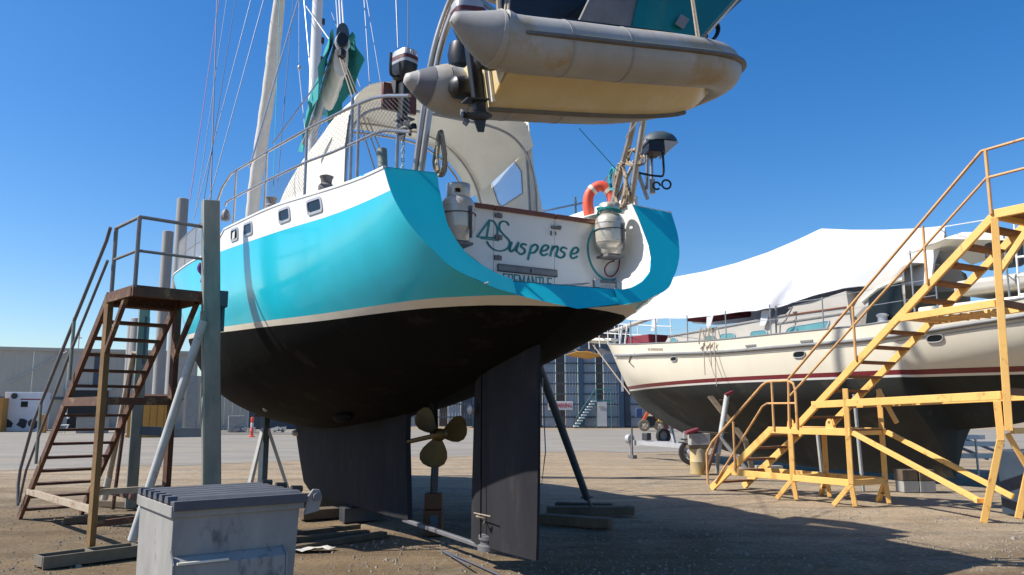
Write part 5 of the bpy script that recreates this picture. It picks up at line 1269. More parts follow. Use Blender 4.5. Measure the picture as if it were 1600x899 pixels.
# cabin
def yp(px, py, v): return YF.px(px, py, 1, v)
CV = 1.30
cabp = [(1036, 541), (1046, 524), (1115, 512), (1180, 500), (1228, 491), (1239, 478), (1300, 462), (1322, 455), (1332, 520), (1215, 530), (1120, 541)]
P = [yp(x, y, CV) for x, y in cabp]
P = [p if p.z > 3.2 else V((p.x, p.y, 3.2)) for p in P]
mb = MB(); mb.prism(P, YF.y * -2 * CV); mb.build('cabin', 'beige', y2, smooth=0)
mb = MB()
def trimline(pts, r, v, nm, m):
    mb = MB(); mb.tube([yp(x, y, v) for x, y in pts], r, 6); return mb.build(nm, m, y2)
trimline([(1044, 526), (1115, 514), (1180, 502), (1228, 493)], .022, CV + .01, 'cabin_rail', 'midgrey')
trimline([(1212, 506), (1330, 488)], .022, CV + .012, 'cabin_rail', 'midgrey'); trimline([(1228, 493), (1322, 480)], .02, CV + .012, 'cabin_rail', 'timber')
def ywin(x, y, w_, h_, sl, nm='window', m='tealglass', v=CV, sk=0):
    pts = []
    for cx_, cy_, a0 in ((w_ / 2 - 5, -h_ / 2 + 4, 0), (-w_ / 2 + 5, -h_ / 2 + 4, 90), (-w_ / 2 + 5, h_ / 2 - 4, 180), (w_ / 2 - 5, h_ / 2 - 4, 270)):
        for k in range(3):
            an = R(a0 + 45 * k); X = cx_ + 5 * math.cos(an); Y = cy_ - 4 * math.sin(an)
            pts.append((x + X + sk * (-Y), y + Y + sl * X))
    q = [yp(a, b2, v + .006) for a, b2 in pts]
    mb = MB(); mb.prism(q, YF.y * .012); f = mb.build(nm, m, y2, smooth=0)
    mb = MB(); mb.tube([p + YF.y * .012 for p in q], .016, 5, closed=True); mb.build('window_frame', 'silver', f)
for a in ((1053, 533, 10, 11, -.06), (1137, 527, 23, 12, -.08), (1186, 523, 26, 13, -.1)): ywin(*a)
ywin(1110, 530, 17, 11, -.07); ywin(1261, 514, 66, 16, -.17, sk=.5)
# portholes and hull fittings
def hullpt(px, py):
    v = 1.6
    for _ in range(14):
        p = YF.loc(YF.px(px, py, 1, v)); v = yv(min(max(p.x, -1.2), 15), min(max(p.z, .5), 3.9)) + .006
    return YF.px(px, py, 1, v), YF.loc(YF.px(px, py, 1, v))
def oval(px, py, w_, h_, nm, m):
    q = [hullpt(px + w_ / 2 * abs(math.cos(a)) ** .7 * (1 if math.cos(a) > 0 else -1), py - h_ / 2 * abs(math.sin(a)) ** .7 * (1 if math.sin(a) > 0 else -1) - .12 * w_ / 2 * math.cos(a))[0] for a in [k * math.pi / 8 for k in range(16)]]
    mb = MB(); mb.prism(q, YF.y * .012); o = mb.build(nm, m, y2, smooth=0)
    mb = MB(); mb.tube([p + YF.y * .01 for p in q], .014, 5, closed=True); mb.build('rim', 'silver', o)
for px, py, w_, h_ in ((1053, 561, 9, 7), (1249, 554, 18, 10), (1461, 529, 25, 12)): oval(px, py, w_, h_, 'porthole', 'glass')
for px, py, w_ in ((1173, 540, 14), (1260, 533, 16)):
    p, _ = hullpt(px, py); mb = MB(); mb.obox(p, YF.x * .17, YF.y * .012, V((0, 0, .02))); mb.build('hawse_slot', 'midgrey', y2, smooth=0)
mb = MB(); mb.tube([hullpt(px, py)[0] + YF.y * .01 for px, py in ((990, 573), (983, 566), (984, 561), (992, 553))], .016, 5)
mb.build('bow_fender_line', 'plank', y2)
mb = MB()
for k, (x, w_) in enumerate(((1014, 3), (1018, 2), (1021, 2), (1024, 2), (1027, 2), (1031, 3), (1034, 2))):
    p, _ = hullpt(x, 545.6); mb.obox(p, YF.x * .018 * w_, YF.y * .006, V((0, 0, .03)))
mb.build('name_lettering', 'rope', y2, smooth=0)
# bowsprit, pulpit, stanchions
mb = MB(); mb.bar(YF(-.8, 0, 3.98), YF(-2.35, 0, 4.12), .34, .10); mb.bar(YF(-.8, 0, 3.88), YF(-2.2, 0, 4.02), .12, .10); mb.build('bowsprit', 'cream', y2, bevel=.02)
mb = MB(); mb.tube([YF(-2.2, 0, 4.0), YF(-.02, 0, 2.1)], .022, 6); mb.build('bobstay', 'rope', y2)
mb = MB()
for s in (-1, 1): mb.tube([YF(.9, s * 1.1, 4.35), YF(-.8, s * .45, 4.55), YF(-2.2, s * .12, 4.68)], .018, 6); mb.tube([YF(.9, s * 1.1, 4.0), YF(-.8, s * .45, 4.2), YF(-2.2, s * .12, 4.36)], .014, 6)
mb.build('bow_rail', 'white', y2)
for a, v in ((-2.15, .12), (-1.2, .35), (-.3, .65), (.9, 1.1)):
    for s in (-1, 1):
        mb = MB(); mb.tube([YF(a, s * v, 3.75), YF(a - .05, s * v, 4.62)], .018, 6); mb.build('stanchion', 'white', y2)
for u in (1.9, 3.4, 4.9, 6.4, 7.9, 9.4, 12.0):
    mb = MB(); mb.tube([YF(u, yb(u) - .06, yg(u)), YF(u, yb(u) - .06, yg(u) + .75)], .016, 6); mb.build('stanchion', 'stainless', y2)
mb = MB()
for h in (.72, .38): mb.tube([YF(u, yb(u) - .06, yg(u) + h) for u in (.9, 1.9, 3.4, 4.9, 6.4, 7.9, 9.4, 12.0)], .006, 5)
mb.build('lifeline', 'wire', y2)
mb = MB(); mb.tube([yp(1232, 482, CV + .1), yp(1238, 480, CV + .1), yp(1228, 500, CV + .2), yp(1219, 508, CV + .2), yp(1218, 530, CV + .3)], .02, 6); mb.tube([yp(1212, 478, CV + .5), yp(1213, 530, CV + .5)], .022, 6); mb.build('grab_rail', 'midgrey', y2)
# spar lying forward on the deck, red deck gear
mb = MB(); mb.tube([YF(-.9, .1, 4.25), YF(3.2, .25, 4.75), YF(7.5, .2, 5.25)], .075, 10); mb.build('lying_spar', 'beige', y2)
mb = MB(); mb.obox(YF(1.3, .2, 3.80), YF.x * .6, YF.y * .5, V((0, 0, .14))); mb.build('hatch_cover', 'maroonred', y2, bevel=.04)
mb = MB(); mb.obox(YF(4.7, .5, 4.22), YF.x * .9, YF.y * .4, V((0, 0, .08))); mb.build('sail_bag', 'maroonred', y2, bevel=.05)
mb = MB()
for s in (.12, -.15): mb.tube([YF(.6 + s, .75, 3.7), YF(.75 + s, .75, 4.3)], .03, 6)
mb.build('windlass_post', 'white', y2)
# sprayhood over the companionway, dark panel standing in for the shade of its side opening
U0, U1 = YF.loc(yp(1332, 440, 1.1)).x, YF.loc(yp(1416, 420, 1.1)).x
rows = []
for u, hgt in ((U0, 3.9), (U0 + .3, 4.35), (U0 + .8, 4.66), (U1, 4.75)):
    rows.append([YF(u, 1.2 * s, 3.35 + (hgt - 3.35) * q) for s, q in ((-1, 0), (-1, .5), (-.99, .82), (-.93, .93), (-.7, .99), (0, 1.03), (.7, .99), (.93, .93), (.99, .82), (1, .5), (1, 0))])
mb = MB(); mb.slab(rows, (0, 0, .02)); mb.build('sprayhood', 'beige', y2, smooth=50)
mb = MB(); mb.prism([YF(U0 + .35, 1.225, 3.42), YF(U0 + .5, 1.225, 4.05), YF(U0 + .9, 1.225, 4.22), YF(U1 - .08, 1.225, 4.3), YF(U1 - .05, 1.225, 3.42)], YF.y * .012); mb.build('opening_shade', 'glass', y2, smooth=0)
mb = MB(); mb.tube(cat([YF(U0 + .3, 1.22, 4.0), YF(U0 + .8, 1.23, 4.27), YF(U1, 1.23, 4.36)], 4), .05, 6); mb.build('hood_edge', 'cream', y2)
MB().lathe(YF(U0 + .85, 1.32, 3.40), (0, 0, 1), [(.15, 0), (.15, .06), (.10, .10), (.10, .18), (.14, .22), (.10, .26)], 12).build('winch', 'silver', y2)
mb = MB(); mb.fbox(YF, U1 + .25, 14.6, -1.2, 1.2, 3.3, 3.72); mb.build('aft_cabin', 'cream', y2, bevel=.04)
mb = MB(); mb.fbox(YF, U1 + .6, 13.2, 1.203, 1.215, 3.44, 3.62); mb.build('aft_window', 'tealglass', y2, smooth=0)
mb = MB(); mb.fbox(YF, U1 + .9, 13.6, -1.0, 1.0, 3.9, 4.2); mb.build('deck_box', 'beige', y2, bevel=.1)
for z in (3.7, 4.05, 4.4, 4.75, 5.05):
    mb = MB(); mb.tube([YF(13.42, 1.47, z), YF(13.88, 1.43, z)], .022, 6); mb.build('ladder_rung', 'white', y2)
for a in (13.4, 13.9):
    mb = MB(); mb.tube([YF(a, 1.47, 3.5), YF(a, 1.4, 5.2)], .02, 6); mb.build('ladder_side', 'white', y2)
rows = [[YF(U1 + .1, s * 1.2, 5.15 - .22 * abs(s) ** 2 - .06) for s in (-1, -.5, 0, .5, 1)], [YF(U1 + 1.0, s * 1.25, 5.3 - .25 * abs(s) ** 2) for s in (-1, -.5, 0, .5, 1)], [YF(U1 + 2.2, s * 1.2, 5.1 - .3 * abs(s) ** 2) for s in (-1, -.5, 0, .5, 1)]]
mb = MB(); mb.slab(rows, (0, 0, .02)); mb.build('aft_awning', 'canvas', y2, smooth=50)
for u in (U1 + .15, U1 + 2.1):
    mb = MB(); mb.tube([YF(u, 1.15, 3.5), YF(u, 1.15, 4.95)], .02, 6); mb.build('awning_post', 'stainless', y2)
mb = MB(); mb.obox(YF(12.9, .9, 4.6), YF.x * .35, YF.y * .1, V((0, 0, .28))); mb.build('stern_gear', 'darkgrey', y2, bevel=.08)
mb = MB(); p = hullpt(1110, 541)[0]
for k in range(7):
    a = rn.uniform(-.4, .4); mb.tube(cat([p + YF.x * (a - .1) + V((0, 0, .1)), p + YF.x * a + V((0, 0, .5)), p + YF.x * (a + .12) + V((0, 0, .12)), p + YF.x * (a - .05) + V((0, 0, -.05))], 4), .014, 5)
for x, l_ in ((-.2, .75), (.05, .55), (.2, 1.05)): mb.tube([p + YF.x * x + YF.y * .05 + V((0, 0, .1)), p + YF.x * (x + .03) + YF.y * .06 - V((0, 0, l_))], .012, 5)
solo(mb, 'rope_bundle', 'rope', 'bundle of pale ropes draped over the side rail of the cream yacht', 'rope')
# rusty brown smear under the hull: a supporting plank
a, b2 = hullpt(1112, 622)[0], YF(6.4, 2.6, .1)
mb = MB(); a3, b3 = yp(1110, 620, 1.6), yp(1165, 690, 1.9); mb.bar(a3, b3, .16, .05); mb.bar(b3, YF(YF.loc(b3).x + .3, 2.0, .0), .12, .06)
solo(mb, 'support_timber', 'plank', 'brown timber shore propping the side of the cream yacht', 'timber', smooth=0)
# tarpaulin
ridge = [(985, 480), (1035, 437), (1100, 425), (1150, 412), (1200, 395), (1245, 376), (1283, 358), (1330, 360), (1380, 360), (1430, 358), (1466, 355)]
edge = [(978, 498), (1012, 500), (1075, 497), (1125, 492), (1190, 486), (1222, 477), (1262, 468), (1310, 452), (1360, 448), (1420, 446), (1458, 446)]
rows = []
PR = [YF.loc(yp(x, y, 0.0)) for x, y in ridge]; PE = [YF.loc(yp(x, y, 1.38 if x < 1320 else .80)) for x, y in edge]
def lin(P):
    def f(x):
        if x <= P[0].x: return P[0].z
        for a, b2 in zip(P[:-1], P[1:]):
            if x <= b2.x: return a.z + (b2.z - a.z) * (x - a.x) / (b2.x - a.x)
        return P[-1].z
    return f
ru = lin(PR); eu = lin(PE)
u0, u1 = max(PR[0].x, PE[0].x) , min(PR[-1].x, PE[-1].x) + .15
n = 110
FU0, FU1 = YF.loc(yp(1292, 360, 0)).x, YF.loc(yp(1205, 485, 1.38)).x; HU = YF.loc(yp(1318, 450, 1.38)).x
for i in range(n + 1):
    u = u0 + (u1 - u0) * i / n; r = []
    for j in range(-8, 9):
        s = abs(j) / 8; z = ru(u) + (eu(u) - ru(u)) * s ** .92
        uc = FU0 + (FU1 - FU0) * s; dq = u - uc; shade_fold = .20 * max(0, 1 - abs(dq + .35) / .35) if dq < 0 else 0
        shade_fold = (.24 * min(1, max(0, (dq + .9) / .9)) if dq < 0 else .24 * max(0, 1 - dq / .22)) * min(1, s * 1.6)  # added fold, shaped so its turned face imitates a shadow band
        hwid = 1.38 - .58 * min(1, max(0, (u - HU) / .6))
        z -= .08 * math.sin(math.pi * s) * (1 + .5 * math.sin(u * 1.3)) + .012 * math.sin(u * 3.3 + j) * s
        yy = (hwid * s + (shade_fold if j > 0 else 0)) * (1 if j > 0 else -1) + .03 * math.sin(u * 3.7 + j * .9) * s
        r.append(YF(u + .03 * math.sin(j * 1.3), yy, z + .02 * math.sin(u * 2.3) * (s > .95)))
    rows.append(r)
mb = MB(); mb.slab(rows, (0, 0, .012))
tarp = solo(mb, 'tarpaulin', 'tarp', 'large white tarpaulin tented over the cream yacht', 'tarpaulin', smooth=60)
for k, (px, py, dpx, w_) in enumerate(((1198, 487, -6, .16), (1110, 495, -3, .13), (1024, 500, -4, .14))):
    p = yp(px, py - 2, 1.39); q = yp(px + dpx, py + (22 if k == 0 else 18), 1.40); mb = MB(); mb.slab([[p - YF.x * w_, p + YF.x * w_], [q - YF.x * w_ * .6, q + YF.x * w_ * .5]], YF.y * .01); mb.build('hanging_flap', 'tarp', tarp, smooth=0)
mb = MB(); mb.tube([yp(1466, 356, 0), atY(1552, 342, 12.6)], .011, 5); solo(mb, 'tarp_line', 'ropew', 'white line from the tarpaulin ridge to the yellow stair', 'rope')
# anchor hung at the bowsprit
ac = YF(-2.2, .22, 3.82)
t = thing('anchor', 'rusty plough anchor hung from the bowsprit of the cream yacht', 'anchor', ac)
ex = (YF.x * .55 + V((-.7, 0, -.1))).normalized()
mb = MB(); mb.prism([ac + V((-.75, 0, -.28)), ac + V((.1, 0, -.42)), ac + V((.62, 0, -.30)), ac + V((.1, 0, -.16)), ac + V((-.35, 0, -.15))], V((0, .3, 0))); mb.build('fluke', 'crate', t, bevel=.02)
mb = MB(); mb.bar(ac + V((.0, .15, -.25)), ac + V((.28, .15, .35)), .09, .05); mb.bar(ac + V((.28, .15, .35)), ac + V((.95, .1, .42)), .09, .05); mb.build('shank', 'rust', t)
mb = MB(); mb.prism([ac + V((.4, .0, -.28)), ac + V((.9, 0, -.2)), ac + V((.5, 0, -.02))], V((0, .2, 0))); mb.build('tip', 'silver', t)
mb = MB(); mb.tube([ac + V((-.75, .1, .2)), ac + V((-.3, .15, -.15))], .025, 5); mb.build('trip_line', 'ropew', t)
# blocks, stands and props round the keel of the cream yacht
for k, (px, py, m, z0, lab) in enumerate(((1424, 770, 'concrete', 0, 'pale concrete block on the ground beside the cream keel, lower left'), (1450, 770, 'concrete', 0, 'grey concrete block on the ground beside the cream keel, lower right'), (1423, 770, 'plank', .22, 'tan block on top of the lower left concrete block'), (1450, 770, 'plank', .22, 'dark block on top of the lower right concrete block'))):
    p = gp(px, py); F = Fr((p.x, p.y + .15, 0), (1, .05, 0)); mb = MB(); mb.fbox(F, -.155, .155, -.16, .16, z0 + .001, z0 + .215); solo(mb, 'keel_block', m, lab, 'block', group='blocks beside the cream yacht keel', smooth=0, bevel=.01)
mb = MB(); p = gp(1208, 745); mb.obox(p + V((0, .3, .12)), V((.3, 0, 0)), V((0, .15, 0)), V((0, 0, .12))); solo(mb, 'keel_block', 'concrete', 'concrete block behind the lower flight of the yellow stair', 'block', smooth=0)
p = gp(1124, 742); t = thing('jack_stand', 'white screw stand with a red pad under the bow of the cream yacht', 'boat stand', p)
tp_ = p + V((.35, .3, 1.95))
mb = MB(); mb.tube([p + V((-.02, 0, .5)), tp_], .07, 10); mb.build('column', 'galvlight', t)
for dx, dy in ((-.35, -.1), (.75, -.1), (.1, .6)):
    mb = MB(); mb.tube([p + V((.02, 0, .95)), p + V((dx, dy, .02))], .05, 8); mb.build('leg', 'galvlight' if dx > 0 else 'rust', t)
mb = MB(); mb.obox(tp_ + V((.05, 0, .05)), V((.10, 0, .045)), V((0, .10, 0)), V((-.02, 0, .03))); mb.build('pad', 'maroonred', t)
mb = MB(); mb.tube([tp_ + V((-.2, 0, -.12)), tp_ + V((.15, 0, -.12))], .02, 6); mb.build('screw_handle', 'rust', t)
for px, py, h in ((1370, 778, 1.9), (1306, 700, 1.2)):
    p = gp(px, 772); mb = MB(); mb.tube([p + V((0, .6, 0)), p + V((-.1, .5, h))], .035, 8); solo(mb, 'shore_tube', 'galvlight', 'thin pale tube propping the cream yacht, ' + ('farther right of two behind the yellow stair' if px == 1370 else 'farther left of two behind the yellow stair'), 'boat prop', group='thin tube props')
# drum with blocks
p = gp(1092, 741); t = thing('steel_drum', 'yellow and grey steel drum standing under a stack of blocks', 'drum', p, None)
MB().lathe(p, (0, 0, 1), [(.21, 0), (.21, .3), (.215, .31), (.21, .32), (.21, .62), (.2, .63)], 20).build('shell', mat('yellow_grey_drum', (.60, .38, .09), (.42, .38, .27), scale=2.2, rough=.6, spots=(.40, .20, .05), sscale=3, samt=.15), t)
mb = MB(); mb.obox(p + V((.0, 0, .67)), V((.26, 0, 0)), V((0, .2, 0)), V((0, 0, .04))); solo(mb, 'packing_timber', 'plank', 'dark packing timber on top of the yellow drum', 'timber', smooth=0)
mb = MB(); mb.obox(p + V((.03, 0, .86)), V((.24, 0, 0)), V((0, .2, 0)), V((0, 0, .145))); solo(mb, 'concrete_block', 'concrete', 'grey concrete block on top of the yellow drum', 'block', smooth=0, bevel=.01)
mb = MB(); mb.obox(p + V((-.16, -.1, 1.06)), V((.16, 0, .05)), V((0, .13, 0)), V((-.01, 0, .045))); solo(mb, 'red_cloth', 'maroonred', 'crumpled dark red pad on top of the concrete block', 'cloth', bevel=.03)
mb = MB(); mb.obox(p + V((.33, .2, 1.0)), V((.5, 0, -.02)), V((0, .2, 0)), V((0, 0, .03))); solo(mb, 'wedge_board', 'plank', 'pale board wedged between the block stack and the keel', 'timber')
# boat trailer
ta, tb_ = gp(992, 716), gp(1088, 727); TZ = .50
TF = Fr((ta.x, ta.y, 0), (V((5.6, 25.2, 0)) - ta)); 
t = thing('boat_trailer', 'galvanised boat trailer with a jockey stand, in front of the cream yacht bow', 'trailer', TF(1.5, 0, 0))
mb = MB(); mb.bar(TF(-.15, 0, TZ), TF(3.4, .5, TZ), .10, .16); mb.bar(TF(.2, 0.05, TZ), TF(3.4, -.7, TZ), .08, .14); mb.build('drawbar', 'silver', t, smooth=0)
mb = MB(); mb.tube([TF(.0, -.12, .04), TF(.0, -.12, 1.0)], .035, 8); mb.obox(TF(0, -.12, .05), TF.x * .12, TF.y * .1, V((0, 0, .05))); mb.build('jockey_stand', 'steelgrey', t)
mb = MB(); mb.obox(TF(.55, 0, TZ + .22), TF.x * .12, TF.y * .10, V((0, 0, .12))); mb.build('winch_box', 'darkgrey', t, bevel=.02)
mb = MB(); mb.tube([TF(-.3, 0, TZ + .12), TF(-.15, 0, TZ + .12)], .16, 12); mb.tube([TF(-.22, 0, TZ), TF(-.2, 0, .12)], .02, 6); mb.build('coupling', 'silver', t)
mb = MB(); mb.bar(TF(1.75, 0, TZ), TF(1.35, .1, TZ + 1.15), .08, .10); mb.bar(TF(1.45, .1, TZ + .75), TF(1.65, .1, TZ + 1.2), .06); mb.build('bow_post', 'silver', t, smooth=0)
mb = MB()
for k in range(7): mb.fbox(TF, 1.75 + k * .12, 1.83 + k * .12, -.14 + k * -.01, -.10, TZ - .04, TZ + .04)
mb.build('lettering', 'white', t, smooth=0)
def wheel(c, ax, r, w_, par, tm='tyre', rm='silver'):
    ax = V(ax).normalized()
    wo = MB().lathe(c - ax * w_ / 2, ax, [(r * .62, w_ * .3), (r * .62, 0), (r * .9, 0), (r, w_ * .2), (r, w_ * .8), (r * .9, w_), (r * .62, w_), (r * .62, w_ * .3)], 24, cap=False).build('wheel', tm, par, smooth=35)
    MB().lathe(c - ax * w_ * .42, ax, [(r * .2, -.01), (r * .25, .0), (r * .5, .03), (r * .6, 0), (r * .64, w_ * .3)], 16).build('rim', rm, wo)
    for k in range(5):
        e = V((0, 0, 1)).cross(ax).normalized(); a = k * 1.2566; q = e * math.cos(a) + V((0, 0, 1)) * math.sin(a)
        mb = MB(); mb.tube([c - ax * (w_ * .42 + .02) + q * r * .42, c - ax * (w_ * .42 - .02) + q * r * .42], r * .09, 6); mb.build('rim_hole', 'black', wo)
wa = V((.35, .94, 0)) * 1
wheel(V((tb_.x - .12, tb_.y + .1, .36)), (.25, .97, 0), .36, .2, t)
mb = MB(); mb.obox(V((tb_.x - .14, tb_.y - .02, .80)), V((.2, .0, 0)), V((0, .02, 0)), V((0, 0, .17))); mb.build('light_board', 'signwhite', t, smooth=0)
mb = MB(); mb.obox(V((tb_.x - .05, tb_.y + .12, .74)), V((.4, .1, 0)), V((0, .12, 0)), V((0, 0, .02))); mb.build('mudguard', 'galv', t)
sp_ = gp(1037, 695); p = V((sp_.x, sp_.y, .42)); wheel(p + V((0, 0, -.02)), (.3, -.95, 0), .36, .22, t, 'tyre', 'midgrey')
# white trailer seen under the keel at the right
p = gp(1540, 745); TF2 = Fr((p.x, p.y, 0), (1, .1, 0)); t = thing('white_trailer', 'white framed boat trailer seen beyond the keel at the right', 'trailer', p)
for y, z in ((0, .5), (.9, .75), (1.6, .9)):
    mb = MB(); mb.bar(TF2(-1.4, y, z), TF2(1.2, y, z - .02), .09, .12); mb.build('frame_rail', 'white', t, smooth=0)
for x in (-.7, .1, .8):
    mb = MB(); mb.bar(TF2(x, 0, .42), TF2(x - .2, 1.6, .85), .06); mb.build('cross_bar', 'silver', t, smooth=0)
mb = MB(); mb.bar(TF2(.9, -.1, .62), TF2(.45, -.1, .06), .07); mb.tube([TF2(-.25, -.1, 0), TF2(-.25, -.1, .9)], .03, 6); mb.build('stand_leg', 'white', t, smooth=0)
wheel(TF2(.75, .1, .18), (0, 1, 0), .18, .12, t)
# dark blue board at the right edge
p = gp(1592, 806); F = Fr((p.x, p.y, 0), (.96, .25, 0)); mb = MB(); mb.fbox(F, -.06, .5, -.25, .25, .0, .98); solo(mb, 'blue_cabinet', mat('blue_black_cabinet', (.035, .055, .085), (.024, .04, .065), scale=3, rough=.5), 'dark blue cabinet standing at the right edge behind the yellow stair', 'cabinet', smooth=0, bevel=.02)

# ------------------------------------------------------------------ piles
for k, (px, pt, y, r, lab) in enumerate(((286, 311, 52, .37, 'tallest grey pile, rising just left of the tall galvanised post'), (263, 362, 54, .36, 'second tallest grey pile, just left of the tallest one'), (217, 498, 57, .53, 'short thick grey pile standing behind the rusty stair treads'), (208, 503, 60, .35, 'thin grey pile half hidden behind the short thick one'), (597, 232, 34, .17, 'grey pile top seen through the rail above the teal quarter'))):
    if k == 4: continue
    top = atY(px, pt, y); mb = MB(); mb.lathe((top.x, top.y, -.2), (0, 0, 1), [(r, 0), (r, top.z + .17), (r * .9, top.z + .2)], 18)
    solo(mb, 'mooring_pile', 'pile', lab, 'pile', group='grey piles along the dock')

# ------------------------------------------------------------------ sheds and yard on the left
def corr(mb, p, q, z0, z1, pitch=.3, amp=.04):
    p = V(p); q = V(q); L = (q - p).length; d = (q - p).normalized(); nrm = V((d.y, -d.x, 0)); n = max(2, int(L / pitch) * 2)
    rows = []
    for i in range(n + 1):
        o = p + d * (L * i / n) + nrm * (amp if i % 2 else 0); rows.append([V((o.x, o.y, z0)), V((o.x, o.y, z1))])
    return mb.grid(rows)
TX, TY = math.cos(R(22)), math.sin(R(22))                     # the sheds stand turned a little to the left
def yfr(px, py_base=None, y=None):
    p = gp(px, py_base) if y is None else atY(px, 640, y); return Fr((p.x, p.y, 0), (TX, TY, 0))
def xat(F, px, d=0.0):
    "how far along the front of frame F the image column px lies"
    k = (px - 800) / FPX * math.cos(PITCH); o = F.o + F.y * d     # x = k*y for points near eye level
    return (k * o.y - o.x) / (TX - k * TY)
def zat(F, px, py, d=0.0):
    p = F(xat(F, px, d), d, 0); return atY(px, py, p.y).z
def rectY(px0, px1, py0, py1, y, z0=None):
    p, q = atY(px0, py1, y), atY(px1, py0, y); return p.x, q.x, (p.z if z0 is None else z0), q.z
SF = yfr(0, y=66)
ztop = zat(SF, 100, 546)
t = thing('grey_shed', 'long grey ribbed shed at the far left behind the rusty stair', 'shed', SF(0, 0, 0))
X0, X1 = -26, xat(SF, 305)
npan = 16
for k in range(npan):
    mb = MB(); corr(mb, SF(X0 + (X1 - X0) * k / npan, 0, 0), SF(X0 + (X1 - X0) * (k + 1) / npan - .012, 0, 0), 2.6, ztop, .38, .022); mb.build('cladding_panel', 'shedgrey', t, smooth=0)
mb = MB(); mb.fbox(SF, X0, X1, .05, .25, 0, 2.6); mb.build('lower_wall', 'shedgrey', t, smooth=0)
mb = MB(); mb.fbox(SF, X0, X1, -.12, .04, 2.42, 2.62); mb.build('band', 'bluegrey', t, smooth=0)
mb = MB(); mb.fbox(SF, X0, X1, -.2, .1, ztop - .2, ztop + .06); mb.build('gutter', 'shedgrey', t, smooth=0)
mb = MB(); mb.prism([SF(X0, .1, ztop), SF(X1, .1, ztop), SF(X1, 14, ztop + .9), SF(X0, 14, ztop + .9)], V((0, 0, .1))); mb.build('roof', 'shedgrey', t, smooth=0)
mb = MB(); mb.fbox(SF, X1 - .1, X1, .25, 14, 0, ztop); mb.build('end_wall', 'shedgrey', t, smooth=0)
a, b2 = xat(SF, 142), xat(SF, 160); mb = MB(); mb.fbox(SF, a, b2, -.08, -.03, zat(SF, 150, 612), zat(SF, 150, 553)); mb.build('louvre_panel', 'bluegrey', t, smooth=0)
a, b2 = xat(SF, 104), xat(SF, 168); zb = zat(SF, 130, 610)
mb = MB(); mb.fbox(SF, a, b2, -.16, -.13, 0, zb); mb.build('bay_shade', 'black', t, smooth=0)  # black sheet stands in for the shade inside the bay
mb = MB(); mb.fbox(SF, a - .15, a + .12, -.3, -.17, 0, zb); mb.fbox(SF, a - .2, b2 + .3, -.36, -.17, zb, zb + .2); mb.build('bay_frame', 'galvlight', t, smooth=0)
mb = MB(); mb.tube([SF(xat(SF, 8), -.3, zat(SF, 8, 600)), SF(xat(SF, 98), -.3, zat(SF, 98, 550))], .06, 6); mb.build('conduit', 'galvlight', t)
mb = MB(); q = SF(xat(SF, 114), .2, ztop); mb.tube([q, q + V((0, 0, 1.6))], .05, 5); mb.tube([q + V((-.25, 0, 1.0)), q + V((.25, 0, 1.0))], .05, 5); mb.build('aerial', 'galvlight', t)
def boxthing(px0, px1, py0, py1, y, dep, name, m, label, cat_, group=None, bevel=.02):
    F = yfr(px0, y=y); W_ = xat(F, px1); z1 = zat(F, (px0 + px1) / 2, py0)
    t = thing(name, label, cat_, F(W_ / 2, dep / 2, 0), group); mb = MB(); mb.fbox(F, 0, W_, 0, dep, 0, z1); mb.build('body', m, t, smooth=0, bevel=bevel); return t, F, W_, z1
t, F, W_, z1 = boxthing(6, 68, 613, 675, 60, 3, 'site_hut', 'hutwhite', 'stained white site hut in front of the grey shed', 'hut')
mb = MB(); q = F(xat(F, 21), -.05, z1 * .90); mb.tube([q, q - F.y * .08], .22, 10); mb.build('vent_fan', 'darkgrey', t)
a = xat(F, 32); mb = MB(); mb.fbox(F, a, a + .45, -.03, .0, z1 * .62, z1 * .76); mb.build('window', 'glass', t, smooth=0)
for k, px in enumerate((12, 37, 54)):
    a = xat(F, px); mb = MB(); rr2 = random.Random(k)
    mb.prism([F(a + .42 * math.cos(q * .7) * rr2.uniform(.6, 1.1), -.012, z1 * .2 + .42 * math.sin(q * .7) * rr2.uniform(.6, 1.1)) for q in range(9)], F.y * .01); mb.build('painted_mark', 'darkgrey', t, smooth=0)
mb = MB(); mb.fbox(F, W_ * .4, W_ * .98, -.02, .0, z1 * .80, z1 * .83); mb.build('red_line', 'red', t, smooth=0)
boxthing(-14, 4, 622, 676, 58, 2, 'ochre_skip', 'crate', 'ochre skip at the far left edge beside the white hut', 'skip')
M['orangeyellow'] = mat('orange_yellow_paint', (.62, .27, .04), (.5, .2, .03), scale=3)
t, F, W_, z1 = boxthing(62, 73, 648, 675, 56, .8, 'upright_bin', 'orangeyellow', 'orange upright bin beside the dark shed bay', 'bin')
t, F, W_, z1 = boxthing(121, 169, 652, 676, 55, 1.6, 'concrete_bund', 'concrete', 'pale concrete bund block in front of the dark shed bay', 'block')
mb = MB(); mb.fbox(F, -.1, W_ + .1, -.1, 1.7, z1 + .002, z1 + .12); mb.build('rim', 'concrete', t, smooth=0)
q = gp(97, 677); mb = MB(); mb.tube(cat([q + V((-.35, 0, 0)), q + V((-.3, 0, .9)), q + V((.1, 0, 1.25)), q + V((.35, 0, 1.0))], 4), .09, 6); mb.tube([q + V((-.3, 0, .55)), q + V((.4, 0, .55)), q + V((.1, 0, 0))], .06, 6)
solo(mb, 'bent_frame', 'white', 'small white bent pipe frame beside the pale concrete bund', 'frame')
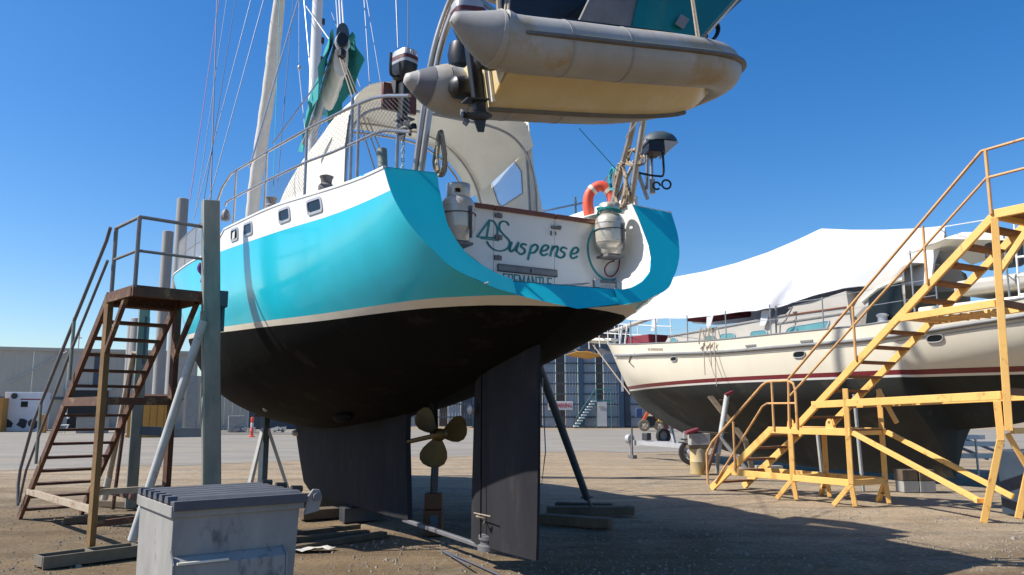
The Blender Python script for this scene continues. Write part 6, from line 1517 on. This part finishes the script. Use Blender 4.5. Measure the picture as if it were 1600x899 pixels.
# ochre container
cx0, cx1 = gp(197, 684), gp(268, 684)
t = thing('ochre_container', 'ochre steel container with a lifted lid behind the rusty stair', 'container', lerp(cx0, cx1, .5))
F = yfr(197, 684); W_ = xat(F, 268); zc = zat(F, 232, 626)
mb = MB(); mb.fbox(F, 0, W_, 0, 2.2, .05, zc); mb.build('body', 'crate', t, smooth=0, bevel=.02)
for k in range(6):
    mb = MB(); mb.fbox(F, .05 + k * W_ / 6, .05 + k * W_ / 6 + W_ / 6 * .82, -.04, -.005, .15, zc - .12); mb.build('side_panel', 'crate', t, smooth=0)
mb = MB(); mb.fbox(F, -.05, W_ + .05, -.08, -.0, .02, .14); mb.fbox(F, -.05, W_ + .05, -.06, .0, zc - .1, zc + .02); mb.build('frame_rail', 'crate', t, smooth=0)
mb = MB(); mb.fbox(F, -.05, W_ + .05, -.1, 2.2, zc + .26, zc + .36); mb.build('lid', mat('salmon_lid', (.62, .27, .16), (.5, .22, .13), scale=2), t, smooth=0)
mb = MB(); mb.fbox(F, .2, W_ - .2, .1, 2.0, zc, zc + .26); mb.build('gap_filler', 'black', t, smooth=0)
# ribbed fence wall and the things at its foot
F = yfr(286, y=60); a, b2 = F(0, 0, 0), F(xat(F, 388), 0, 0); zt = zat(F, 330, 588)
t = thing('ribbed_wall', 'pale grey corrugated wall seen between the cradle posts', 'wall', lerp(a, b2, .5))
for k in range(8):
    mb = MB(); corr(mb, lerp(a, b2, k / 8), lerp(a, b2, (k + .985) / 8), .05, zt, .34, .07); mb.build('cladding_panel', 'shedgrey', t, smooth=0)
mb = MB(); mb.fbox(F, .2, .9, -.22, -.12, 0, zt); mb.build('stained_post', 'concrete', t, smooth=0)
boxthing(389, 500, 600, 672, 66, 2, 'dark_blue_wall', 'sheddark', 'dark blue wall in the shade to the right of the corrugated wall', 'wall')
boxthing(358, 383, 650, 670, 57, 1.2, 'concrete_block', 'concrete', 'grey concrete block beside the foot of the corrugated wall', 'block')
for k, (px, r, lab) in enumerate(((370, .5, 'dark rubble heap below the grey concrete block'), (386, .35, 'small grey rubble heap beside the orange cone'), (430, .3, 'pale rubble heap at the foot of the dark blue wall'))):
    q = gp(px, 676); mb = MB(); rr_ = random.Random(k)
    for j in range(8): 
        c = q + V((rr_.uniform(-r, r) * 1.4, rr_.uniform(0, .6), .12 + rr_.random() * .15)); mb.obox(c, V((rr_.uniform(.1, .3), .05, .04)), V((-.05, rr_.uniform(.1, .2), 0)), V((0, .03, rr_.uniform(.06, .14))))
    solo(mb, 'rubble', 'concrete' if k else 'hypgrey', lab, 'rubble', group='rubble heaps by the wall', smooth=0)
q = gp(393, 683)
t = thing('bollard', 'slim orange plastic bollard on the asphalt left of the boat stand', 'bollard', q)
MB().lathe(q, (0, 0, 1), [(.2, 0), (.2, .05), (.09, .07), (.085, .35), (.11, .38), (.085, .42), (.08, .95), (.1, 1.0), (.09, 1.12), (.03, 1.15)], 12).build('post', 'orange', t)
MB().lathe(q + V((0, 0, .55)), (0, 0, 1), [(.083, 0), (.087, .02), (.087, .25), (.082, .27)], 12).build('reflective_band', 'signwhite', t)
# orange dots of cloth on the boat side
mb = MB(); p = BF.px(316, 412, 1, -2.3); mb.tube(cat([p, p + V((-.03, 0, -.08)), p + V((.04, 0, -.18)), p + V((.02, 0, -.28))], 4), .04, 7); solo(mb, 'purple_cloth', 'purple', 'knotted purple cloth tied to the rail behind the galvanised post', 'cloth')

# ------------------------------------------------------------------ dark shed on the right
YS = 72.0
xa, xb = atY(620, 660, YS).x, atY(1012, 660, YS).x; zt = atY(950, 548, YS).z
t = thing('dark_shed', 'dark blue corrugated shed with paler strips behind the cream yacht bow', 'shed', V(((xa + xb) / 2, YS, 0)))
edges = [620, 640, 662, 686, 700, 720, 745, 770, 795, 812, 830, 848, 869, 884, 904, 912, 932, 944, 971, 986, 1012]
cols = ['sheddark', 'shedlight', 'shedlight', 'shedbrown', 'shedlight', 'sheddark', 'shedlight', 'shedlight', 'shedbrown', 'shedlight', 'sheddark', 'shedlight', 'shedbrown', 'shedlight', 'sheddark', 'shedlight', 'shedbrown', 'shedlight', 'sheddark', 'shedlight']
for k in range(len(edges) - 1):
    p, q = atY(edges[k], 660, YS), atY(edges[k + 1], 660, YS); mb = MB(); corr(mb, (p.x, YS, 0), (q.x - .04, YS, 0), .1, zt, .22, .04); mb.build('cladding_panel', cols[k], t, smooth=0)
for py in (568, 583, 600, 616, 632, 652):
    z = atY(900, py, YS).z; mb = MB(); mb.obox(V(((xa + xb) / 2, YS - .08, z)), V(((xb - xa) / 2, 0, 0)), V((0, .03, 0)), V((0, 0, .06))); mb.build('girt', 'sheddark', t, smooth=0)
for px in (742, 828, 908, 971):
    q = atY(px, 660, YS); mb = MB(); mb.obox(V((q.x, YS - .15, zt / 2)), V((.22, 0, 0)), V((0, .10, 0)), V((0, 0, zt / 2))); mb.build('column', mat('navy_column', (.03, .07, .12), (.02, .05, .09), scale=2), t, smooth=0)
mb = MB(); mb.prism([V((xa, YS - .2, zt)), V((xb, YS - .2, zt)), V((xb, YS + 12, zt + 1.0)), V((xa, YS + 12, zt + 1.0))], V((0, 0, .12))); mb.build('roof', 'sheddark', t, smooth=0)
mb = MB(); mb.obox(V((xb, YS + 6, zt / 2)), V((.08, 0, 0)), V((0, 5.9, 0)), V((0, 0, zt / 2))); mb.build('end_wall', 'sheddark', t, smooth=0)
for a, b_q, c_q, d_q in ((926, 984, 524, 548), (938, 984, 508, 524), (905, 930, 534, 548)):
    x0, x1, z0, z1 = rectY(a, b_q, c_q, d_q, YS + 1); mb = MB(); mb.obox(V(((x0 + x1) / 2, YS + 2.5, (z0 + z1) / 2)), V(((x1 - x0) / 2, 0, 0)), V((0, 1.4, 0)), V((0, 0, (z1 - z0) / 2))); mb.build('roof_unit', 'sheddark', t, smooth=0, bevel=.1)
x0, x1, z0, z1 = rectY(932, 948, 628, 662, YS - .2, .12); mb = MB(); mb.obox(V(((x0 + x1) / 2, YS - .12, (z0 + z1) / 2)), V(((x1 - x0) / 2, 0, 0)), V((0, .05, 0)), V((0, 0, (z1 - z0) / 2))); do = mb.build('door', 'doorwhite', t, smooth=0)
mb = MB(); mb.obox(V(((x0 + x1) / 2, YS - .19, z1 * .8)), V((.2, 0, 0)), V((0, .01, 0)), V((0, 0, .1))); mb.build('door_plate', 'beige', do, smooth=0)
x0, x1, z0, z1 = rectY(971, 974, 583, 612, YS - .3); mb = MB(); mb.obox(V(((x0 + x1) / 2, YS - .26, (z0 + z1) / 2)), V(((x1 - x0) / 2, 0, 0)), V((0, .04, 0)), V((0, 0, (z1 - z0) / 2))); mb.build('down_sign', 'signwhite', t, smooth=0)
x0, x1, z0, z1 = rectY(856, 895, 627, 641, YS - .3)
sg = thing('sign', 'white NO PARKING sign in red letters on the dark shed wall', 'sign', V(((x0 + x1) / 2, YS - .16, z0)))
mb = MB(); mb.obox(V(((x0 + x1) / 2, YS - .16, (z0 + z1) / 2)), V(((x1 - x0) / 2, 0, 0)), V((0, .02, 0)), V((0, 0, (z1 - z0) / 2))); mb.build('board', 'signwhite', sg, smooth=0)
def text(s, name, m, parent, origin, width, h):
    cu = bpy.data.curves.new(name, 'FONT'); cu.body = s; cu.align_x = 'CENTER'; cu.align_y = 'CENTER'; cu.size = 1; cu.extrude = .01; cu.offset = .02
    o = bpy.data.objects.new('tmp', cu); sc.collection.objects.link(o); bpy.context.view_layer.update()
    me = bpy.data.meshes.new_from_object(o.evaluated_get(bpy.context.evaluated_depsgraph_get())); bpy.data.objects.remove(o)
    xs = [v.co.x for v in me.vertices]; ys_ = [v.co.y for v in me.vertices]; sx_ = width / (max(xs) - min(xs)); sy_ = h / (max(ys_) - min(ys_)); base = parent.location
    for v in me.vertices:
        c = v.co.copy(); v.co = (origin.x + c.x * sx_ - base.x, origin.y - c.z - base.y, origin.z + c.y * sy_ - base.z)
    me.materials.clear(); me.materials.append(M[m]); ob = bpy.data.objects.new(name, me); sc.collection.objects.link(ob); ob.parent = parent
text('NO PARKING', 'lettering', 'signred', sg, V(((x0 + x1) / 2, YS - .20, (z0 + z1) / 2)), (x1 - x0) * .92, (z1 - z0) * .52)
# green stair against the shed
p, q = atY(899, 668, YS - 2), atY(930, 626, YS - 2); p.z = 0
t = thing('green_stair', 'small teal green stair with pale treads leading to the white shed door', 'stairs', p)
for dy in (0, 1.0):
    mb = MB(); mb.bar(p + V((0, dy, 0)), q + V((0, dy, 0)), .08, .28); mb.build('stringer', 'tealstair', t, smooth=0)
for k in range(10):
    c = lerp(p, q, (k + .5) / 10); mb = MB(); mb.obox(c + V((0, .45, .05)), V((.2, 0, 0)), V((0, .55, 0)), V((0, 0, .05))); mb.build('tread', 'doorwhite', t, smooth=0)
mb = MB(); mb.obox(q + V((.75, .5, 0)), V((.75, 0, 0)), V((0, .5, 0)), V((0, 0, .06))); mb.build('landing', 'tealstair', t, smooth=0)
for dx in (.1, 1.4):
    mb = MB(); mb.tube([V((q.x + dx, q.y, 0)), q + V((dx, 0, .9))], .05, 6); mb.build('post', 'tealstair', t)
mb = MB(); mb.tube([p + V((.1, 0, .9)), q + V((0, 0, .95)), q + V((1.5, 0, .95))], .04, 6); mb.build('handrail', 'tealstair', t)
# frame trolley and orange machine
q = gp(975, 668); t = thing('trolley', 'rusty pipe frame trolley in front of the dark shed', 'trolley', q)
mb = MB()
for dx in (-.9, 0, .9): mb.tube([q + V((dx, 0, .0)), q + V((dx, 0, 1.3))], .05, 6)
mb.tube([q + V((-1, 0, 1.3)), q + V((1.1, 0, 1.3))], .05, 6); mb.tube([q + V((-1, 0, .7)), q + V((1.1, 0, .7))], .05, 6); mb.build('frame', 'rust', t)
mb = MB(); mb.obox(q + V((.7, .3, .75)), V((.35, 0, 0)), V((0, .3, 0)), V((0, 0, .55))); mb.build('tank', mat('tan_tank', (.45, .36, .16), (.36, .28, .12), scale=3), t, bevel=.1)
mb = MB(); mb.obox(q + V((0, 0, .18)), V((1.2, 0, 0)), V((0, .4, 0)), V((0, 0, .16))); mb.build('base', 'concrete', t, smooth=0)
q = gp(1018, 674); t = thing('tractor', 'orange yard tractor with big dusty wheels behind the cream yacht bow', 'tractor', q)
for dx, dy in ((-.9, 0), (1.15, .1), (-.6, 2.0), (1.4, 2.1)): wheel(q + V((dx, dy, .75)), (.25, .97, 0), .75, .5, t, 'tyrebrown', 'rustlight')
mb = MB(); mb.prism([q + V((-1.3, -.1, 1.2)), q + V((-.4, -.1, 2.75)), q + V((.2, -.1, 2.95)), q + V((.0, -.1, 2.6)), q + V((-.85, -.1, 1.2))], V((0, .35, 0))); mb.prism([q + V((-.2, -.1, 2.9)), q + V((.2, -.1, 2.95)), q + V((2.2, -.1, 1.7)), q + V((2.0, -.1, 1.35)), q + V((.6, -.1, 1.6))], V((0, .35, 0))); mb.build('lift_arm', 'tractor', t, smooth=0, bevel=.03)
mb = MB(); mb.obox(q + V((1.4, .0, 1.35)), V((.55, 0, -.1)), V((0, .4, 0)), V((0, 0, .22))); mb.build('bumper', mat('tractor_yellow', (.66, .42, .05), (.5, .32, .04), scale=4), t, bevel=.04)
mb = MB(); mb.obox(q + V((2.9, .9, .85)), V((1.2, .2, 0)), V((0, .8, 0)), V((0, 0, .55))); mb.build('engine_body', 'red', t, bevel=.08)
mb = MB(); mb.obox(q + V((.1, 1.0, 1.3)), V((.8, 0, 0)), V((0, .8, 0)), V((0, 0, .6))); mb.build('chassis', 'black', t, bevel=.05)
tractor_root = t
mb = MB(); mb.obox(q + V((-1.5, .6, 2.3)), V((.4, 0, 0)), V((0, .4, 0)), V((0, 0, .6))); mb.build('blue_cover', mat('navy_cloth', (.03, .06, .16), (.02, .04, .11), scale=4), t, bevel=.08)
tractor_root.scale = (.58, .58, .58)
